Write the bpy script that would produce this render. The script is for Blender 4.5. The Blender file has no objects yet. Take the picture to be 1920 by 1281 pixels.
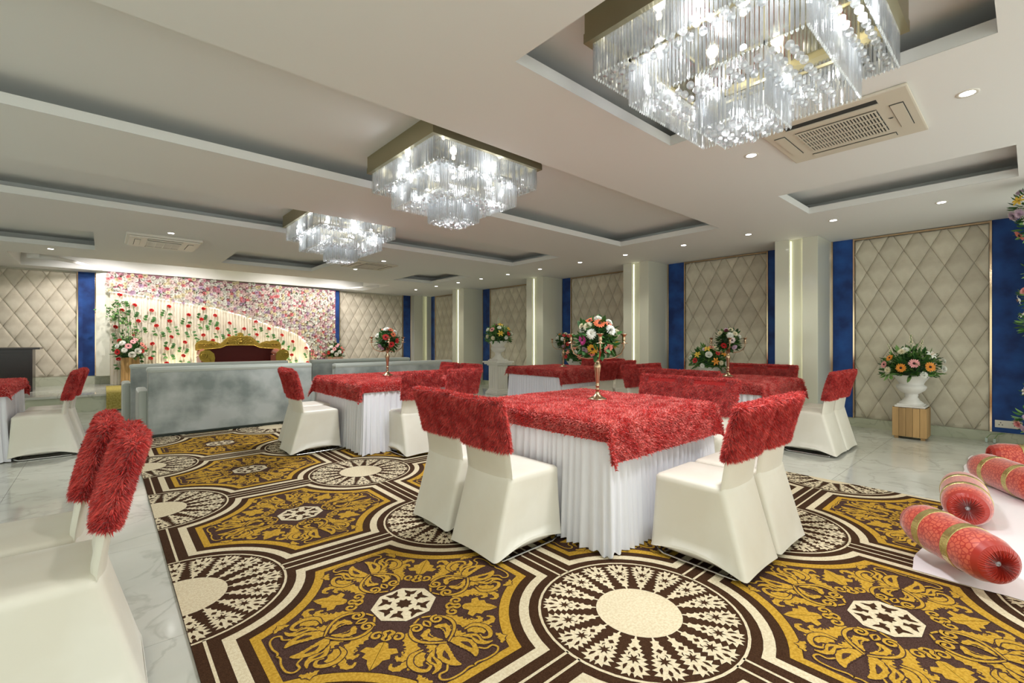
import bpy, math, random
from mathutils import Vector, Matrix
from mathutils.geometry import tessellate_polygon
import bmesh
random.seed(7)
PI = math.pi
S = bpy.context.scene
COL = S.collection

# ------------------------------------------------------------------ camera, world, exposure
cam_d = bpy.data.cameras.new('camera'); cam = bpy.data.objects.new('camera', cam_d); COL.objects.link(cam)
cam_d.sensor_width = 36.0
cam_d.lens = 863.6 / 1920 * 36.0
cam_d.clip_start = 0.02
cam.location = (0, 0, 1.25)
cam.rotation_euler = (PI/2, 0, -math.atan2(765, 863.6))
S.camera = cam
W = bpy.data.worlds.new('world'); S.world = W; W.use_nodes = True
W.node_tree.nodes['Background'].inputs[0].default_value = (0.95, 1.0, 0.92, 1)
W.node_tree.nodes['Background'].inputs[1].default_value = 1.42
S.view_settings.view_transform = 'Standard'; S.view_settings.look = 'None'
S.view_settings.gamma = 1; S.view_settings.exposure = 0.44; S.view_settings.use_curve_mapping = False
try:
    S.cycles.max_bounces = 7; S.cycles.diffuse_bounces = 4; S.cycles.glossy_bounces = 3
    S.cycles.transmission_bounces = 4; S.cycles.transparent_max_bounces = 14
    S.cycles.sample_clamp_indirect = 4.0; S.cycles.caustics_reflective = False; S.cycles.caustics_refractive = False
    S.cycles.use_denoising = True
except Exception: pass
DOWN_W, CH_W, STAGE_W = 26.0, 1.8, 105.0      # watts: downlight, one chandelier bulb, stage flood
CEIL = 2.76

# ------------------------------------------------------------------ materials
def mat(name, col, rough=0.6, metal=0.0, col2=None, scale=5.0, detail=3.0, lo=0.4, hi=0.6, bump=0.0, bscale=None,
        sheen=0.0, emit=None, emit_s=0.0, island=0.0, objrand=0.0, coat=0.0, spec=None, trans=None, stretch=None):
    m = bpy.data.materials.new(name); m.use_nodes = True
    nt = m.node_tree; N = nt.nodes; L = nt.links; b = N['Principled BSDF']
    b.inputs['Base Color'].default_value = (*col, 1); b.inputs['Roughness'].default_value = rough
    b.inputs['Metallic'].default_value = metal
    if spec is not None: b.inputs['Specular IOR Level'].default_value = spec
    if sheen: b.inputs['Sheen Weight'].default_value = sheen; b.inputs['Sheen Roughness'].default_value = 0.4
    if coat: b.inputs['Coat Weight'].default_value = coat; b.inputs['Coat Roughness'].default_value = 0.05
    if emit: b.inputs['Emission Color'].default_value = (*emit, 1); b.inputs['Emission Strength'].default_value = emit_s
    tc = None
    def coords():
        nonlocal tc
        if tc is None:
            tc = N.new('ShaderNodeTexCoord').outputs['Object']
            if stretch:
                mp = N.new('ShaderNodeMapping'); mp.inputs['Scale'].default_value = stretch
                L.new(tc, mp.inputs[0]); tc = mp.outputs[0]
        return tc
    c_out = None
    if col2:
        nz = N.new('ShaderNodeTexNoise'); nz.inputs['Scale'].default_value = scale; nz.inputs['Detail'].default_value = detail
        L.new(coords(), nz.inputs['Vector'])
        r = N.new('ShaderNodeValToRGB'); r.color_ramp.elements[0].position = lo; r.color_ramp.elements[1].position = hi
        r.color_ramp.elements[0].color = (*col, 1); r.color_ramp.elements[1].color = (*col2, 1)
        L.new(nz.outputs['Fac'], r.inputs[0]); c_out = r.outputs[0]
    for amt, node, out in ((island, 'ShaderNodeNewGeometry', 'Random Per Island'), (objrand, 'ShaderNodeObjectInfo', 'Random')):
        if amt:
            g = N.new(node); mr = N.new('ShaderNodeMapRange')
            mr.inputs['To Min'].default_value = 1 - amt; mr.inputs['To Max'].default_value = 1 + amt
            L.new(g.outputs[out], mr.inputs['Value'])
            hs = N.new('ShaderNodeHueSaturation'); L.new(mr.outputs[0], hs.inputs['Value'])
            if c_out: L.new(c_out, hs.inputs['Color'])
            else: hs.inputs['Color'].default_value = (*col, 1)
            c_out = hs.outputs[0]
    if c_out: L.new(c_out, b.inputs['Base Color'])
    if bump:
        nz = N.new('ShaderNodeTexNoise'); nz.inputs['Scale'].default_value = bscale or 60; nz.inputs['Detail'].default_value = 3
        L.new(coords(), nz.inputs['Vector'])
        bp = N.new('ShaderNodeBump'); bp.inputs['Strength'].default_value = bump; bp.inputs['Distance'].default_value = 0.01
        L.new(nz.outputs['Fac'], bp.inputs['Height']); L.new(bp.outputs[0], b.inputs['Normal'])
    if trans:
        tr = N.new('ShaderNodeBsdfTranslucent'); tr.inputs[0].default_value = (*col, 1)
        mx = N.new('ShaderNodeMixShader'); mx.inputs[0].default_value = trans
        L.new(b.outputs[0], mx.inputs[1]); L.new(tr.outputs[0], mx.inputs[2])
        L.new(mx.outputs[0], N['Material Output'].inputs[0])
    return m

def marble_mat(name, c1, c2, vein, rough=0.09, sc=1.1):
    m = mat(name, c1, rough, col2=c2, scale=sc, detail=6, lo=0.35, hi=0.65, spec=0.5, stretch=(1, 1, 1))
    nt = m.node_tree; N = nt.nodes; L = nt.links; b = N['Principled BSDF']
    tc = N.new('ShaderNodeTexCoord')
    nz = N.new('ShaderNodeTexNoise'); nz.inputs['Scale'].default_value = 2.3; nz.inputs['Detail'].default_value = 8; nz.inputs['Distortion'].default_value = 1.2
    L.new(tc.outputs['Object'], nz.inputs['Vector'])
    r = N.new('ShaderNodeValToRGB')
    e = r.color_ramp.elements; e[0].position = 0.47; e[0].color = (0, 0, 0, 1); e[1].position = 0.5; e[1].color = (1, 1, 1, 1)
    x = e.new(0.53); x.color = (0, 0, 0, 1)
    L.new(nz.outputs['Fac'], r.inputs[0])
    mul = N.new('ShaderNodeMath'); mul.operation = 'MULTIPLY'; mul.inputs[1].default_value = 0.45; L.new(r.outputs[0], mul.inputs[0])
    mix = N.new('ShaderNodeMix'); mix.data_type = 'RGBA'
    src = b.inputs['Base Color'].links[0].from_socket
    L.new(mul.outputs[0], mix.inputs['Factor']); L.new(src, mix.inputs[6]); mix.inputs[7].default_value = (*vein, 1)
    L.new(mix.outputs[2], b.inputs['Base Color'])
    return m

def crystal_mat(name, glow=0.40, glos=0.52):
    m = bpy.data.materials.new(name); m.use_nodes = True
    nt = m.node_tree; N = nt.nodes; L = nt.links; N.remove(N['Principled BSDF'])
    out = N['Material Output']
    tp = N.new('ShaderNodeBsdfTransparent'); tp.inputs[0].default_value = (0.97, 0.985, 1, 1)
    gl = N.new('ShaderNodeBsdfGlossy'); gl.inputs['Roughness'].default_value = 0.12
    tr = N.new('ShaderNodeBsdfTranslucent'); tr.inputs[0].default_value = (0.95, 0.98, 1, 1)
    m1 = N.new('ShaderNodeMixShader'); m1.inputs[0].default_value = glow
    L.new(gl.outputs[0], m1.inputs[1]); L.new(tr.outputs[0], m1.inputs[2])
    m2 = N.new('ShaderNodeMixShader')
    g = N.new('ShaderNodeNewGeometry'); mr = N.new('ShaderNodeMapRange')
    mr.inputs['To Min'].default_value = glos*0.4; mr.inputs['To Max'].default_value = glos*1.6
    L.new(g.outputs['Random Per Island'], mr.inputs['Value']); L.new(mr.outputs[0], m2.inputs[0])
    L.new(tp.outputs[0], m2.inputs[1]); L.new(m1.outputs[0], m2.inputs[2])
    L.new(m2.outputs[0], out.inputs[0])
    return m

M = {}
M['ceiling'] = mat('ceiling_paint', (0.78, 0.785, 0.77), 0.7)
M['wallpaint'] = mat('wall_paint', (0.66, 0.63, 0.52), 0.6)
M['laminate'] = mat('cream_laminate', (0.68, 0.68, 0.57), 0.16, coat=0.2)
M['padded'] = mat('beige_velvet', (0.53, 0.475, 0.37), 0.75, col2=(0.66, 0.61, 0.49), scale=3.2, detail=4, sheen=0.5, objrand=0.09, bump=0.15, bscale=20)
M['blue'] = mat('blue_velvet', (0.004, 0.028, 0.15), 0.75, col2=(0.014, 0.085, 0.34), scale=4, detail=5, sheen=0.35, lo=0.35, hi=0.7)
M['brass'] = mat('rose_brass', (0.75, 0.55, 0.36), 0.12, 1.0)
M['marble'] = marble_mat('floor_marble', (0.50, 0.50, 0.44), (0.66, 0.66, 0.60), (0.36, 0.36, 0.31))
M['marble_edge'] = marble_mat('riser_marble', (0.45, 0.48, 0.36), (0.62, 0.64, 0.50), (0.30, 0.32, 0.22), rough=0.2)
M['grout'] = mat('floor_grout', (0.42, 0.41, 0.36), 0.6)
M['glow_warm'] = mat('cove_strip', (1, 1, 0.7), emit=(1.0, 0.98, 0.70), emit_s=2.6)
M['glow_white'] = mat('led_strip', (1, 1, 1), emit=(1.0, 0.93, 0.86), emit_s=10.0)
M['lens'] = mat('lamp_lens', (1, 1, 1), emit=(1.0, 0.98, 0.93), emit_s=14.0)
M['white_plastic'] = mat('white_plastic', (0.74, 0.71, 0.64), 0.35)
M['ac_plastic'] = mat('air_conditioner_plastic', (0.64, 0.59, 0.49), 0.4)
M['dark_slot'] = mat('dark_slot', (0.02, 0.022, 0.02), 0.6)
M['crystal'] = crystal_mat('crystal_rod')
M['ball'] = crystal_mat('crystal_ball', 0.45, 0.5)
M['gold_frame'] = mat('chandelier_gold', (0.36, 0.32, 0.20), 0.38, 0.75)
M['mirror'] = mat('chandelier_mirror_plate', (0.62, 0.57, 0.42), 0.08, 1.0)
M['bulb'] = mat('bulb', (1, 1, 1), emit=(1, 0.99, 0.96), emit_s=14.0)
M['slip'] = mat('ivory_spandex', (0.74, 0.70, 0.60), 0.42, col2=(0.78, 0.75, 0.66), scale=3, bump=0.2, bscale=7, sheen=0.2)
M['furcloth_lit'] = mat('red_fur_cloth_lit', (0.62, 0.035, 0.030), 0.5, col2=(0.86, 0.22, 0.19), scale=9, detail=4, island=0.45, sheen=0.8, trans=0.25)  # lighter copy of the chair fur, chandelier light put into its colour
M['fur'] = mat('red_fur', (0.50, 0.018, 0.016), 0.5, col2=(0.74, 0.085, 0.070), scale=14, detail=2, island=0.5, sheen=0.7, trans=0.25)
M['furbase'] = mat('red_fur_base', (0.34, 0.012, 0.010), 0.9)
M['chrome'] = mat('chrome_tube', (0.6, 0.6, 0.58), 0.2, 1.0)
M['satin'] = mat('white_satin', (0.78, 0.78, 0.83), 0.35, sheen=0.5, bump=0.05, bscale=30)
M['sofa'] = mat('grey_velvet', (0.20, 0.235, 0.22), 0.62, col2=(0.44, 0.47, 0.455), scale=2.4, detail=9, lo=0.36, hi=0.60, sheen=0.6, bump=0.1, bscale=12)
M['sofa_pipe'] = mat('grey_velvet_top', (0.46, 0.50, 0.46), 0.6, sheen=0.6, bump=0.15, bscale=14)
M['maroon'] = mat('maroon_velvet', (0.13, 0.012, 0.008), 0.6, sheen=0.3)
M['rust'] = mat('rust_velvet', (0.36, 0.085, 0.030), 0.6, sheen=0.3)
M['gold_carve'] = mat('carved_gold', (0.52, 0.36, 0.06), 0.38, 0.6, bump=1.0, bscale=45)
M['plank'] = mat('pine_plank', (0.50, 0.31, 0.13), 0.6, col2=(0.36, 0.22, 0.09), scale=9, detail=4, objrand=0.16, bump=0.2, bscale=40, stretch=(1, 1, 0.12))
M['plaster'] = mat('white_plaster', (0.80, 0.78, 0.74), 0.6, bump=0.2, bscale=35)
M['leaf'] = mat('leaf', (0.035, 0.125, 0.026), 0.5, island=0.55, objrand=0.3, trans=0.2)
M['leaf_pale'] = mat('leaf_pale', (0.16, 0.31, 0.08), 0.5, island=0.35, trans=0.2)
for n, c in dict(white=(0.88, 0.88, 0.82), cream=(0.86, 0.80, 0.60), coral=(0.85, 0.22, 0.10), magenta=(0.62, 0.06, 0.33), yellow=(0.85, 0.58, 0.07),
                 orange=(0.85, 0.33, 0.04), pink=(0.85, 0.40, 0.40), red=(0.62, 0.03, 0.03), lilac=(0.70, 0.55, 0.68), blush=(0.88, 0.76, 0.73),
                 rose=(0.80, 0.50, 0.57), salmon=(0.85, 0.30, 0.24), maroonf=(0.22, 0.01, 0.06)).items():
    M['f_' + n] = mat('petal_' + n, c, 0.55, island=0.12, trans=0.25)
M['f_dark'] = mat('flower_centre', (0.03, 0.012, 0.01), 0.8)
M['f_gold'] = mat('flower_centre_gold', (0.55, 0.28, 0.02), 0.8)
M['candel'] = mat('antique_brass', (0.52, 0.375, 0.235), 0.28, 1.0)
M['carpet_brown'] = mat('carpet_brown', (0.040, 0.015, 0.005), 0.95, col2=(0.070, 0.031, 0.013), scale=260, detail=2, bump=0.6, bscale=320, spec=0.15)
M['carpet_plum'] = mat('carpet_plum', (0.050, 0.022, 0.014), 0.95, col2=(0.095, 0.050, 0.040), scale=260, detail=2, bump=0.6, bscale=320, spec=0.15)
M['carpet_gold'] = mat('carpet_gold', (0.48, 0.262, 0.022), 0.95, col2=(0.62, 0.37, 0.050), scale=90, detail=4, bump=0.6, bscale=320, spec=0.15)
M['carpet_cream'] = mat('carpet_cream', (0.70, 0.58, 0.38), 0.95, col2=(0.80, 0.70, 0.50), scale=90, detail=4, bump=0.6, bscale=320, spec=0.15)
M['sheet'] = mat('white_sheet', (0.86, 0.80, 0.82), 0.6, bump=0.2, bscale=7)
M['bolster'] = mat('red_brocade', (0.62, 0.075, 0.035), 0.42, sheen=0.7, col2=(0.70, 0.14, 0.08), scale=4)
M['bolster_end'] = mat('red_pleated_velvet', (0.40, 0.022, 0.010), 0.4, sheen=0.4)
M['gold_band'] = mat('gold_ribbon', (0.62, 0.50, 0.20), 0.25, 0.8, bump=0.3, bscale=80)
M['silver'] = mat('silver_button', (0.6, 0.62, 0.66), 0.3, 0.9, bump=0.8, bscale=200)
M['curtain'] = mat('sheer_curtain', (0.84, 0.79, 0.68), 0.6, trans=0.35)
M['mauve'] = mat('backing_mauve', (0.26, 0.12, 0.15), 0.9)
M['darkwood'] = mat('dark_counter', (0.018, 0.012, 0.010), 0.25)
M['rug'] = mat('olive_gold_rug', (0.33, 0.27, 0.055), 0.95, col2=(0.46, 0.38, 0.10), scale=40, bump=0.8, bscale=120)
M['navy'] = mat('navy_paint', (0.01, 0.02, 0.08), 0.5)
M['black'] = mat('black_case', (0.012, 0.02, 0.014), 0.5)
M['orange_art'] = mat('orange_print', (0.75, 0.35, 0.2), 0.6)
M['pinkpot'] = mat('pink_planter', (0.80, 0.50, 0.40), 0.5)
M['glass'] = mat('clear_plastic', (0.5, 0.6, 0.55), 0.1)
M['pane'] = bpy.data.materials.new('window_pane'); M['pane'].use_nodes = True  # clear pane for the added left-wall openings
_n = M['pane'].node_tree; _n.nodes.remove(_n.nodes['Principled BSDF'])
_a = _n.nodes.new('ShaderNodeBsdfTransparent'); _a.inputs[0].default_value = (.93, .96, .94, 1); _b = _n.nodes.new('ShaderNodeBsdfGlossy'); _b.inputs['Roughness'].default_value = .02
_m = _n.nodes.new('ShaderNodeMixShader'); _m.inputs[0].default_value = .06; _n.links.new(_a.outputs[0], _m.inputs[1]); _n.links.new(_b.outputs[0], _m.inputs[2]); _n.links.new(_m.outputs[0], _n.nodes['Material Output'].inputs[0])
# brocade pattern on bolsters: voronoi leaf net
def brocade(m):
    nt = m.node_tree; N = nt.nodes; L = nt.links; b = N['Principled BSDF']
    tc = N.new('ShaderNodeTexCoord'); v = N.new('ShaderNodeTexVoronoi'); v.feature = 'DISTANCE_TO_EDGE'; v.inputs['Scale'].default_value = 42
    L.new(tc.outputs['Object'], v.inputs['Vector'])
    r = N.new('ShaderNodeValToRGB'); r.color_ramp.elements[0].position = 0.06; r.color_ramp.elements[1].position = 0.14
    r.color_ramp.elements[0].color = (0.42, 0.022, 0.014, 1); r.color_ramp.elements[1].color = (0.62, 0.105, 0.055, 1)
    L.new(v.outputs['Distance'], r.inputs[0]); L.new(r.outputs[0], b.inputs['Base Color'])
brocade(M['bolster'])

# ------------------------------------------------------------------ mesh builder
class MB:
    def __init__(s): s.v = []; s.f = []; s.m = []; s.mats = []; s.sm = []
    def mi(s, m):
        if m not in s.mats: s.mats.append(m)
        return s.mats.index(m)
    def add(s, vs, fs, m, smooth=False, T=None):
        o = len(s.v)
        if T is not None: vs = [tuple(T @ Vector(p)) for p in vs]
        s.v.extend([tuple(p) for p in vs]); i = s.mi(m)
        for f in fs: s.f.append(tuple(k + o for k in f)); s.m.append(i); s.sm.append(smooth)
        return s
    def box(s, x0, x1, y0, y1, z0, z1, m, T=None, bev=0.0):
        if bev > 0:
            b = min(bev, (x1-x0)/2.01, (y1-y0)/2.01, (z1-z0)/2.01)
            bm = bmesh.new(); bmesh.ops.create_cube(bm, size=1)
            for v in bm.verts: v.co = Vector((x0+(v.co.x+.5)*(x1-x0), y0+(v.co.y+.5)*(y1-y0), z0+(v.co.z+.5)*(z1-z0)))
            bmesh.ops.bevel(bm, geom=bm.edges[:], offset=b, segments=2, profile=0.6, affect='EDGES')
            bm.verts.index_update()
            s.add([tuple(v.co) for v in bm.verts], [tuple(v.index for v in f.verts) for f in bm.faces], m, False, T); bm.free()
            return s
        vs = [(x, y, z) for x in (x0, x1) for y in (y0, y1) for z in (z0, z1)]
        return s.add(vs, [(0,1,3,2),(4,6,7,5),(0,4,5,1),(2,3,7,6),(0,2,6,4),(1,5,7,3)], m, False, T)
    def grid(s, P, m, closed_u=False, closed_v=False, smooth=True, T=None):
        nu = len(P); nv = len(P[0]); vs = [p for r in P for p in r]; fs = []
        for i in range(nu if closed_u else nu-1):
            for j in range(nv if closed_v else nv-1):
                a = i*nv+j; b = ((i+1) % nu)*nv+j; c = ((i+1) % nu)*nv+(j+1) % nv; d = i*nv+(j+1) % nv
                fs.append((a, b, c, d))
        return s.add(vs, fs, m, smooth, T)
    def lathe(s, prof, m, n=16, T=None, cx=0, cy=0, smooth=True, ribs=None):
        P = []
        for i in range(n):
            a = 2*PI*i/n; k = 1 + (ribs * (i % 2) if ribs else 0)
            P.append([(cx + r*k*math.cos(a), cy + r*k*math.sin(a), z) for r, z in prof])
        return s.grid(P, m, closed_u=True, smooth=smooth, T=T)
    def tube(s, pts, r, m, n=8, closed=False, T=None, caps=True):
        pts = [Vector(p) for p in pts]; P = []; k = len(pts)
        up = Vector((0, 0, 1))
        for i, p in enumerate(pts):
            a = pts[(i-1) % k] if (closed or i > 0) else p; b = pts[(i+1) % k] if (closed or i < k-1) else p
            t = (b-a).normalized()
            u = t.cross(up if abs(t.z) < 0.95 else Vector((1, 0, 0))).normalized(); w = u.cross(t)
            rr = r[i] if isinstance(r, (list, tuple)) else r
            P.append([tuple(p + (u*math.cos(2*PI*j/n) + w*math.sin(2*PI*j/n))*rr) for j in range(n)])
        s.grid(P, m, closed_u=closed, closed_v=True, T=T)
        if caps and not closed:
            o = len(s.v); s.add(P[0], [tuple(range(n))], m, False, T); s.add(P[-1], [tuple(reversed(range(n)))], m, False, T)
        return s
    def poly(s, pts, z, m):
        tri = tessellate_polygon([[Vector((p[0], p[1], 0)) for p in pts]])
        return s.add([(p[0], p[1], z) for p in pts], [t for t in tri], m)
    def sphere(s, c, r, m, nu=8, nv=5, T=None, sc=(1, 1, 1), smooth=True):
        P = []
        for i in range(nu):
            a = 2*PI*i/nu
            P.append([(c[0]+sc[0]*r*math.sin(PI*j/nv)*math.cos(a), c[1]+sc[1]*r*math.sin(PI*j/nv)*math.sin(a), c[2]+sc[2]*r*math.cos(PI*j/nv)) for j in range(nv+1)])
        return s.grid(P, m, closed_u=True, smooth=smooth, T=T)
    def mesh(s, name):
        me = bpy.data.meshes.new(name); me.from_pydata(s.v, [], s.f)
        for m in s.mats: me.materials.append(m)
        me.polygons.foreach_set('material_index', s.m); me.polygons.foreach_set('use_smooth', s.sm)
        me.update(); return me
    def build(s, name, parent=None, loc=None, **kw):
        return obj(name, s.mesh(name), parent, loc, **kw)

def obj(name, me, parent=None, loc=None, rz=0, label=None, cat=None, group=None, kind=None):
    o = bpy.data.objects.new(name, me); COL.objects.link(o)
    if loc is not None: o.location = loc
    if rz: o.rotation_euler.z = rz
    if parent: o.parent = parent
    tag(o, label, cat, group, kind); return o
def tag(o, label=None, cat=None, group=None, kind=None):
    if label: o['label'] = label
    if cat: o['category'] = cat
    if group: o['group'] = group
    if kind: o['kind'] = kind
    return o
def thing(name, label, cat, loc=(0, 0, 0), rz=0, group=None):
    return obj(name, None, None, loc, rz, label, cat, group)
def copy_tree(o, parent=None, loc=None, rz=None, label=None):
    c = o.copy(); COL.objects.link(c); c.parent = parent
    if loc is not None: c.location = loc
    if rz is not None: c.rotation_euler.z = rz
    if label: c['label'] = label
    for ch in o.children: copy_tree(ch, c)
    return c
def light(name, kind, loc, watts, col=(1, 1, 1), parent=None, size=0.03, cone=None, blend=0.5, rot=None):
    d = bpy.data.lights.new(name, kind); d.energy = watts; d.color = col
    if kind in ('POINT', 'SPOT'): d.shadow_soft_size = size
    if kind == 'SPOT': d.spot_size = cone; d.spot_blend = blend
    o = bpy.data.objects.new(name, d); COL.objects.link(o); o.location = loc
    if rot: o.rotation_euler = rot
    if parent: o.parent = parent
    return o

# ------------------------------------------------------------------ setting
XW, YB, XL, YN = 8.304, 13.7, -4.2, -2.4
struct = dict(kind='structure')
floor = MB().box(XL, XW+.1, YN, YB+.1, -.08, -.012, M['grout']).build('floor', **struct)
CARP = (0.265, 4.87, -1.6, 9.6)
t_me = {}
TS = 1.2
nx = int((XW-XL)/TS)+1; ny = int((YB-YN)/TS)+1
for i in range(nx):
    for j in range(ny):
        x0 = XL+i*TS; y0 = YN+j*TS
        x1 = min(x0+TS, XW); y1 = min(y0+TS, YB)
        if y0 > 11.2 or (x0 > CARP[0] and x1 < CARP[1] and y0 > CARP[2] and y1 < CARP[3]) : continue
        key = (round(x1-x0, 3), round(y1-y0, 3))
        # tiles sit 12 mm proud of the mortar bed with a 2 mm joint; large ones share one mesh
        mb = MB().box(x0+.001, x1-.001, y0+.001, y1-.001, -.012, 0, M['marble'])
        mb.build('floor_tile', floor)

wall_r = MB().box(XW, XW+.1, YN, YB+.1, 0, CEIL+.3, M['wallpaint']).build('wall_right', **struct)
wall_b = MB().box(XL, XW, YB, YB+.1, 0, CEIL+.4, M['wallpaint']).build('wall_back', **struct)
mb = MB(); wy = [(-2.0+2.45*k, -2.0+2.45*k+1.95) for k in range(5)]
prev = YN
for a, b in wy:
    mb.box(XL-.1, XL, prev, a, 0, CEIL+.3, M['wallpaint']).box(XL-.1, XL, a, b, 0, .25, M['wallpaint']).box(XL-.1, XL, a, b, 2.55, CEIL+.3, M['wallpaint']); prev = b
mb.box(XL-.1, XL, prev, YB+.1, 0, CEIL+.3, M['wallpaint'])
wall_l = mb.build('wall_left', **struct)
for k, (a, b) in enumerate(wy):  # unseen windows, added to the left wall so daylight fills the room
    w_ = MB().box(XL-.08, XL-.02, a, a+.05, .25, 2.55, M['white_plastic']).box(XL-.08, XL-.02, b-.05, b, .25, 2.55, M['white_plastic']).box(XL-.08, XL-.02, a, b, .25, .30, M['white_plastic']).box(XL-.08, XL-.02, a, b, 2.50, 2.55, M['white_plastic']).box(XL-.08, XL-.02, (a+b)/2-.02, (a+b)/2+.02, .30, 2.50, M['white_plastic']).build('window_%d' % (k+1), **struct)
    MB().box(XL-.055, XL-.050, a+.05, b-.05, .30, 2.50, M['pane']).build('pane', w_)

# ceiling with recessed trays: (x0,x1,y0,y1)
TR = [(1.66, 3.27, .11, 1.85), (-3.0, 6.14, 2.76, 4.33), (-3.0, 6.12, 5.59, 6.90), (5.24, 6.25, .08, 1.75),
      (-1.9, -.11, 8.57, 10.25), (1.68, 3.35, 8.78, 10.3), (5.30, 6.42, 8.65, 10.4)]
STG = (-1.22, 5.75, 11.35, 13.15)
holes = TR + [STG]
xs = sorted({XL, XW} | {h[0] for h in holes} | {h[1] for h in holes}); ys = sorted({YN, YB} | {h[2] for h in holes} | {h[3] for h in holes})
mb = MB()
for i in range(len(xs)-1):
    for j in range(len(ys)-1):
        cx = (xs[i]+xs[i+1])/2; cy = (ys[j]+ys[j+1])/2
        if any(h[0] < cx < h[1] and h[2] < cy < h[3] for h in holes): continue
        mb.add([(xs[i], ys[j], CEIL), (xs[i+1], ys[j], CEIL), (xs[i+1], ys[j+1], CEIL), (xs[i], ys[j+1], CEIL)], [(0, 3, 2, 1)], M['ceiling'])
ceiling = mb.build('ceiling', **struct)
for n, (x0, x1, y0, y1) in enumerate(TR):
    g = .36; t = .018; hf = .075; top = CEIL+.20; m = M['ceiling']; mb = MB()
    mb.box(x0-t, x0, y0-t, y1+t, CEIL+.0015, CEIL+hf, m).box(x1, x1+t, y0-t, y1+t, CEIL+.0015, CEIL+hf, m)
    mb.box(x0, x1, y0-t, y0, CEIL+.0015, CEIL+hf, m).box(x0, x1, y1, y1+t, CEIL+.0015, CEIL+hf, m)
    a, b, c, d = x0-g, x1+g, y0-g, y1+g
    q = lambda *p: mb.add(p, [(0, 1, 2, 3)], m)
    q((a, c, top), (a, d, top), (b, d, top), (b, c, top))
    q((a, c, CEIL), (a, d, CEIL), (a, d, top), (a, c, top)); q((b, c, CEIL), (b, d, CEIL), (b, d, top), (b, c, top))
    q((a, c, CEIL), (b, c, CEIL), (b, c, top), (a, c, top)); q((a, d, CEIL), (b, d, CEIL), (b, d, top), (a, d, top))
    mb.build('trim_%d' % (n+1), ceiling)
x0, x1, y0, y1 = STG; top = CEIL+.24; mb = MB(); m = M['ceiling']
q = lambda *p: mb.add(p, [(0, 1, 2, 3)], m)
q((x0, y0, top), (x0, y1, top), (x1, y1, top), (x1, y0, top))
q((x0, y0, CEIL), (x0, y1, CEIL), (x0, y1, top), (x0, y0, top)); q((x1, y0, CEIL), (x1, y1, CEIL), (x1, y1, top), (x1, y0, top))
q((x0, y0, CEIL), (x1, y0, CEIL), (x1, y0, top), (x0, y0, top)); q((x0, y1, CEIL), (x1, y1, CEIL), (x1, y1, top), (x0, y1, top))
# scalloped plaster ribs that sweep out from both ends of the stage recess
for sx, cxm in ((1, -.05), (-1, 5.2)):
    P = []
    for k in range(15):
        u = k/14; x = cxm - sx*1.1*(1-u)**1.0*0.9; y = 12.0 + 1.0*u - .35*math.sin(u*PI)
        P.append([(x, y, CEIL-.002), (x, y, CEIL+.10-.08*u), (x+.03*sx, y, CEIL+.10-.08*u), (x+.03*sx, y, CEIL-.002)])
    mb.grid(P, m, closed_v=True)
mb.build('trim_8', ceiling)

# padded diamond panels, blue strips, brass strips, plinth, columns
def clip(poly, x0, x1, z0, z1):
    def c(P, ins, inter):
        out = []
        for i in range(len(P)):
            a = P[i]; b = P[(i+1) % len(P)]
            if ins(a):
                out.append(a)
                if not ins(b): out.append(inter(a, b))
            elif ins(b): out.append(inter(a, b))
        return out
    def mk(ax, val, sgn):
        ins = lambda p: (p[ax]-val)*sgn >= -1e-9
        def it(a, b):
            t = (val-a[ax])/(b[ax]-a[ax]); return (a[0]+t*(b[0]-a[0]), a[1]+t*(b[1]-a[1]))
        return ins, it
    for ax, val, sg in ((0, x0, 1), (0, x1, -1), (1, z0, 1), (1, z1, -1)):
        if len(poly) < 3: return []
        poly = c(poly, *mk(ax, val, sg))
    return poly
pad_cache = {}
def pad_mesh(poly):
    cx = sum(p[0] for p in poly)/len(poly); cz = sum(p[1] for p in poly)/len(poly)
    key = tuple(round(v, 3) for p in poly for v in (p[0]-cx, p[1]-cz))
    if key in pad_cache: return pad_cache[key], cx, cz
    rings = []
    # subdivide edges so the puff reads round
    pts = []
    for i in range(len(poly)):
        a = poly[i]; b = poly[(i+1) % len(poly)]
        for k in range(3): pts.append((a[0]+(b[0]-a[0])*k/3-cx, a[1]+(b[1]-a[1])*k/3-cz))
    mb = MB(); n = len(pts); P = []
    for sc, h in ((1.0, 0), (.990, .006), (.95, .013), (.70, .020), (.30, .022)):
        P.append([(p[0]*sc, -h, p[1]*sc) for p in pts])
    mb.grid(P, M['padded'], closed_v=True)
    mb.add(P[-1], [tuple(range(n))], M['padded'], True)
    me = mb.mesh('diamond_pad'); pad_cache[key] = me
    return me, cx, cz
def panel(wall, u0, u1, z0, z1, nxp, to):      # to(u) gives location of local (u along wall), local -y faces the room
    base = MB().box(u0, u1, -.01, .0, z0, z1, M['padded']).mesh('upholstered_panel')
    p = obj('upholstered_panel', base, wall, to[0], to[1])
    w = (u1-u0)/nxp; hh = .53; nz = int((z1-z0)/hh)+2
    for a in range(-1, 2*nxp+2):
        for b in range(-1, 2*nz+2):
            if (a+b) % 2: continue
            cx = u0+a*w/2; cz = z0+b*hh/2
            P = clip([(cx-w/2, cz), (cx, cz-hh/2), (cx+w/2, cz), (cx, cz+hh/2)], u0, u1, z0, z1)
            if len(P) < 3: continue
            ar = abs(sum(P[i][0]*P[(i+1) % len(P)][1]-P[(i+1) % len(P)][0]*P[i][1] for i in range(len(P))))/2
            if ar < 1e-3: continue
            me, px, pz = pad_mesh(P)
            obj('diamond_pad', me, p, (px, -.01, pz))
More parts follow.
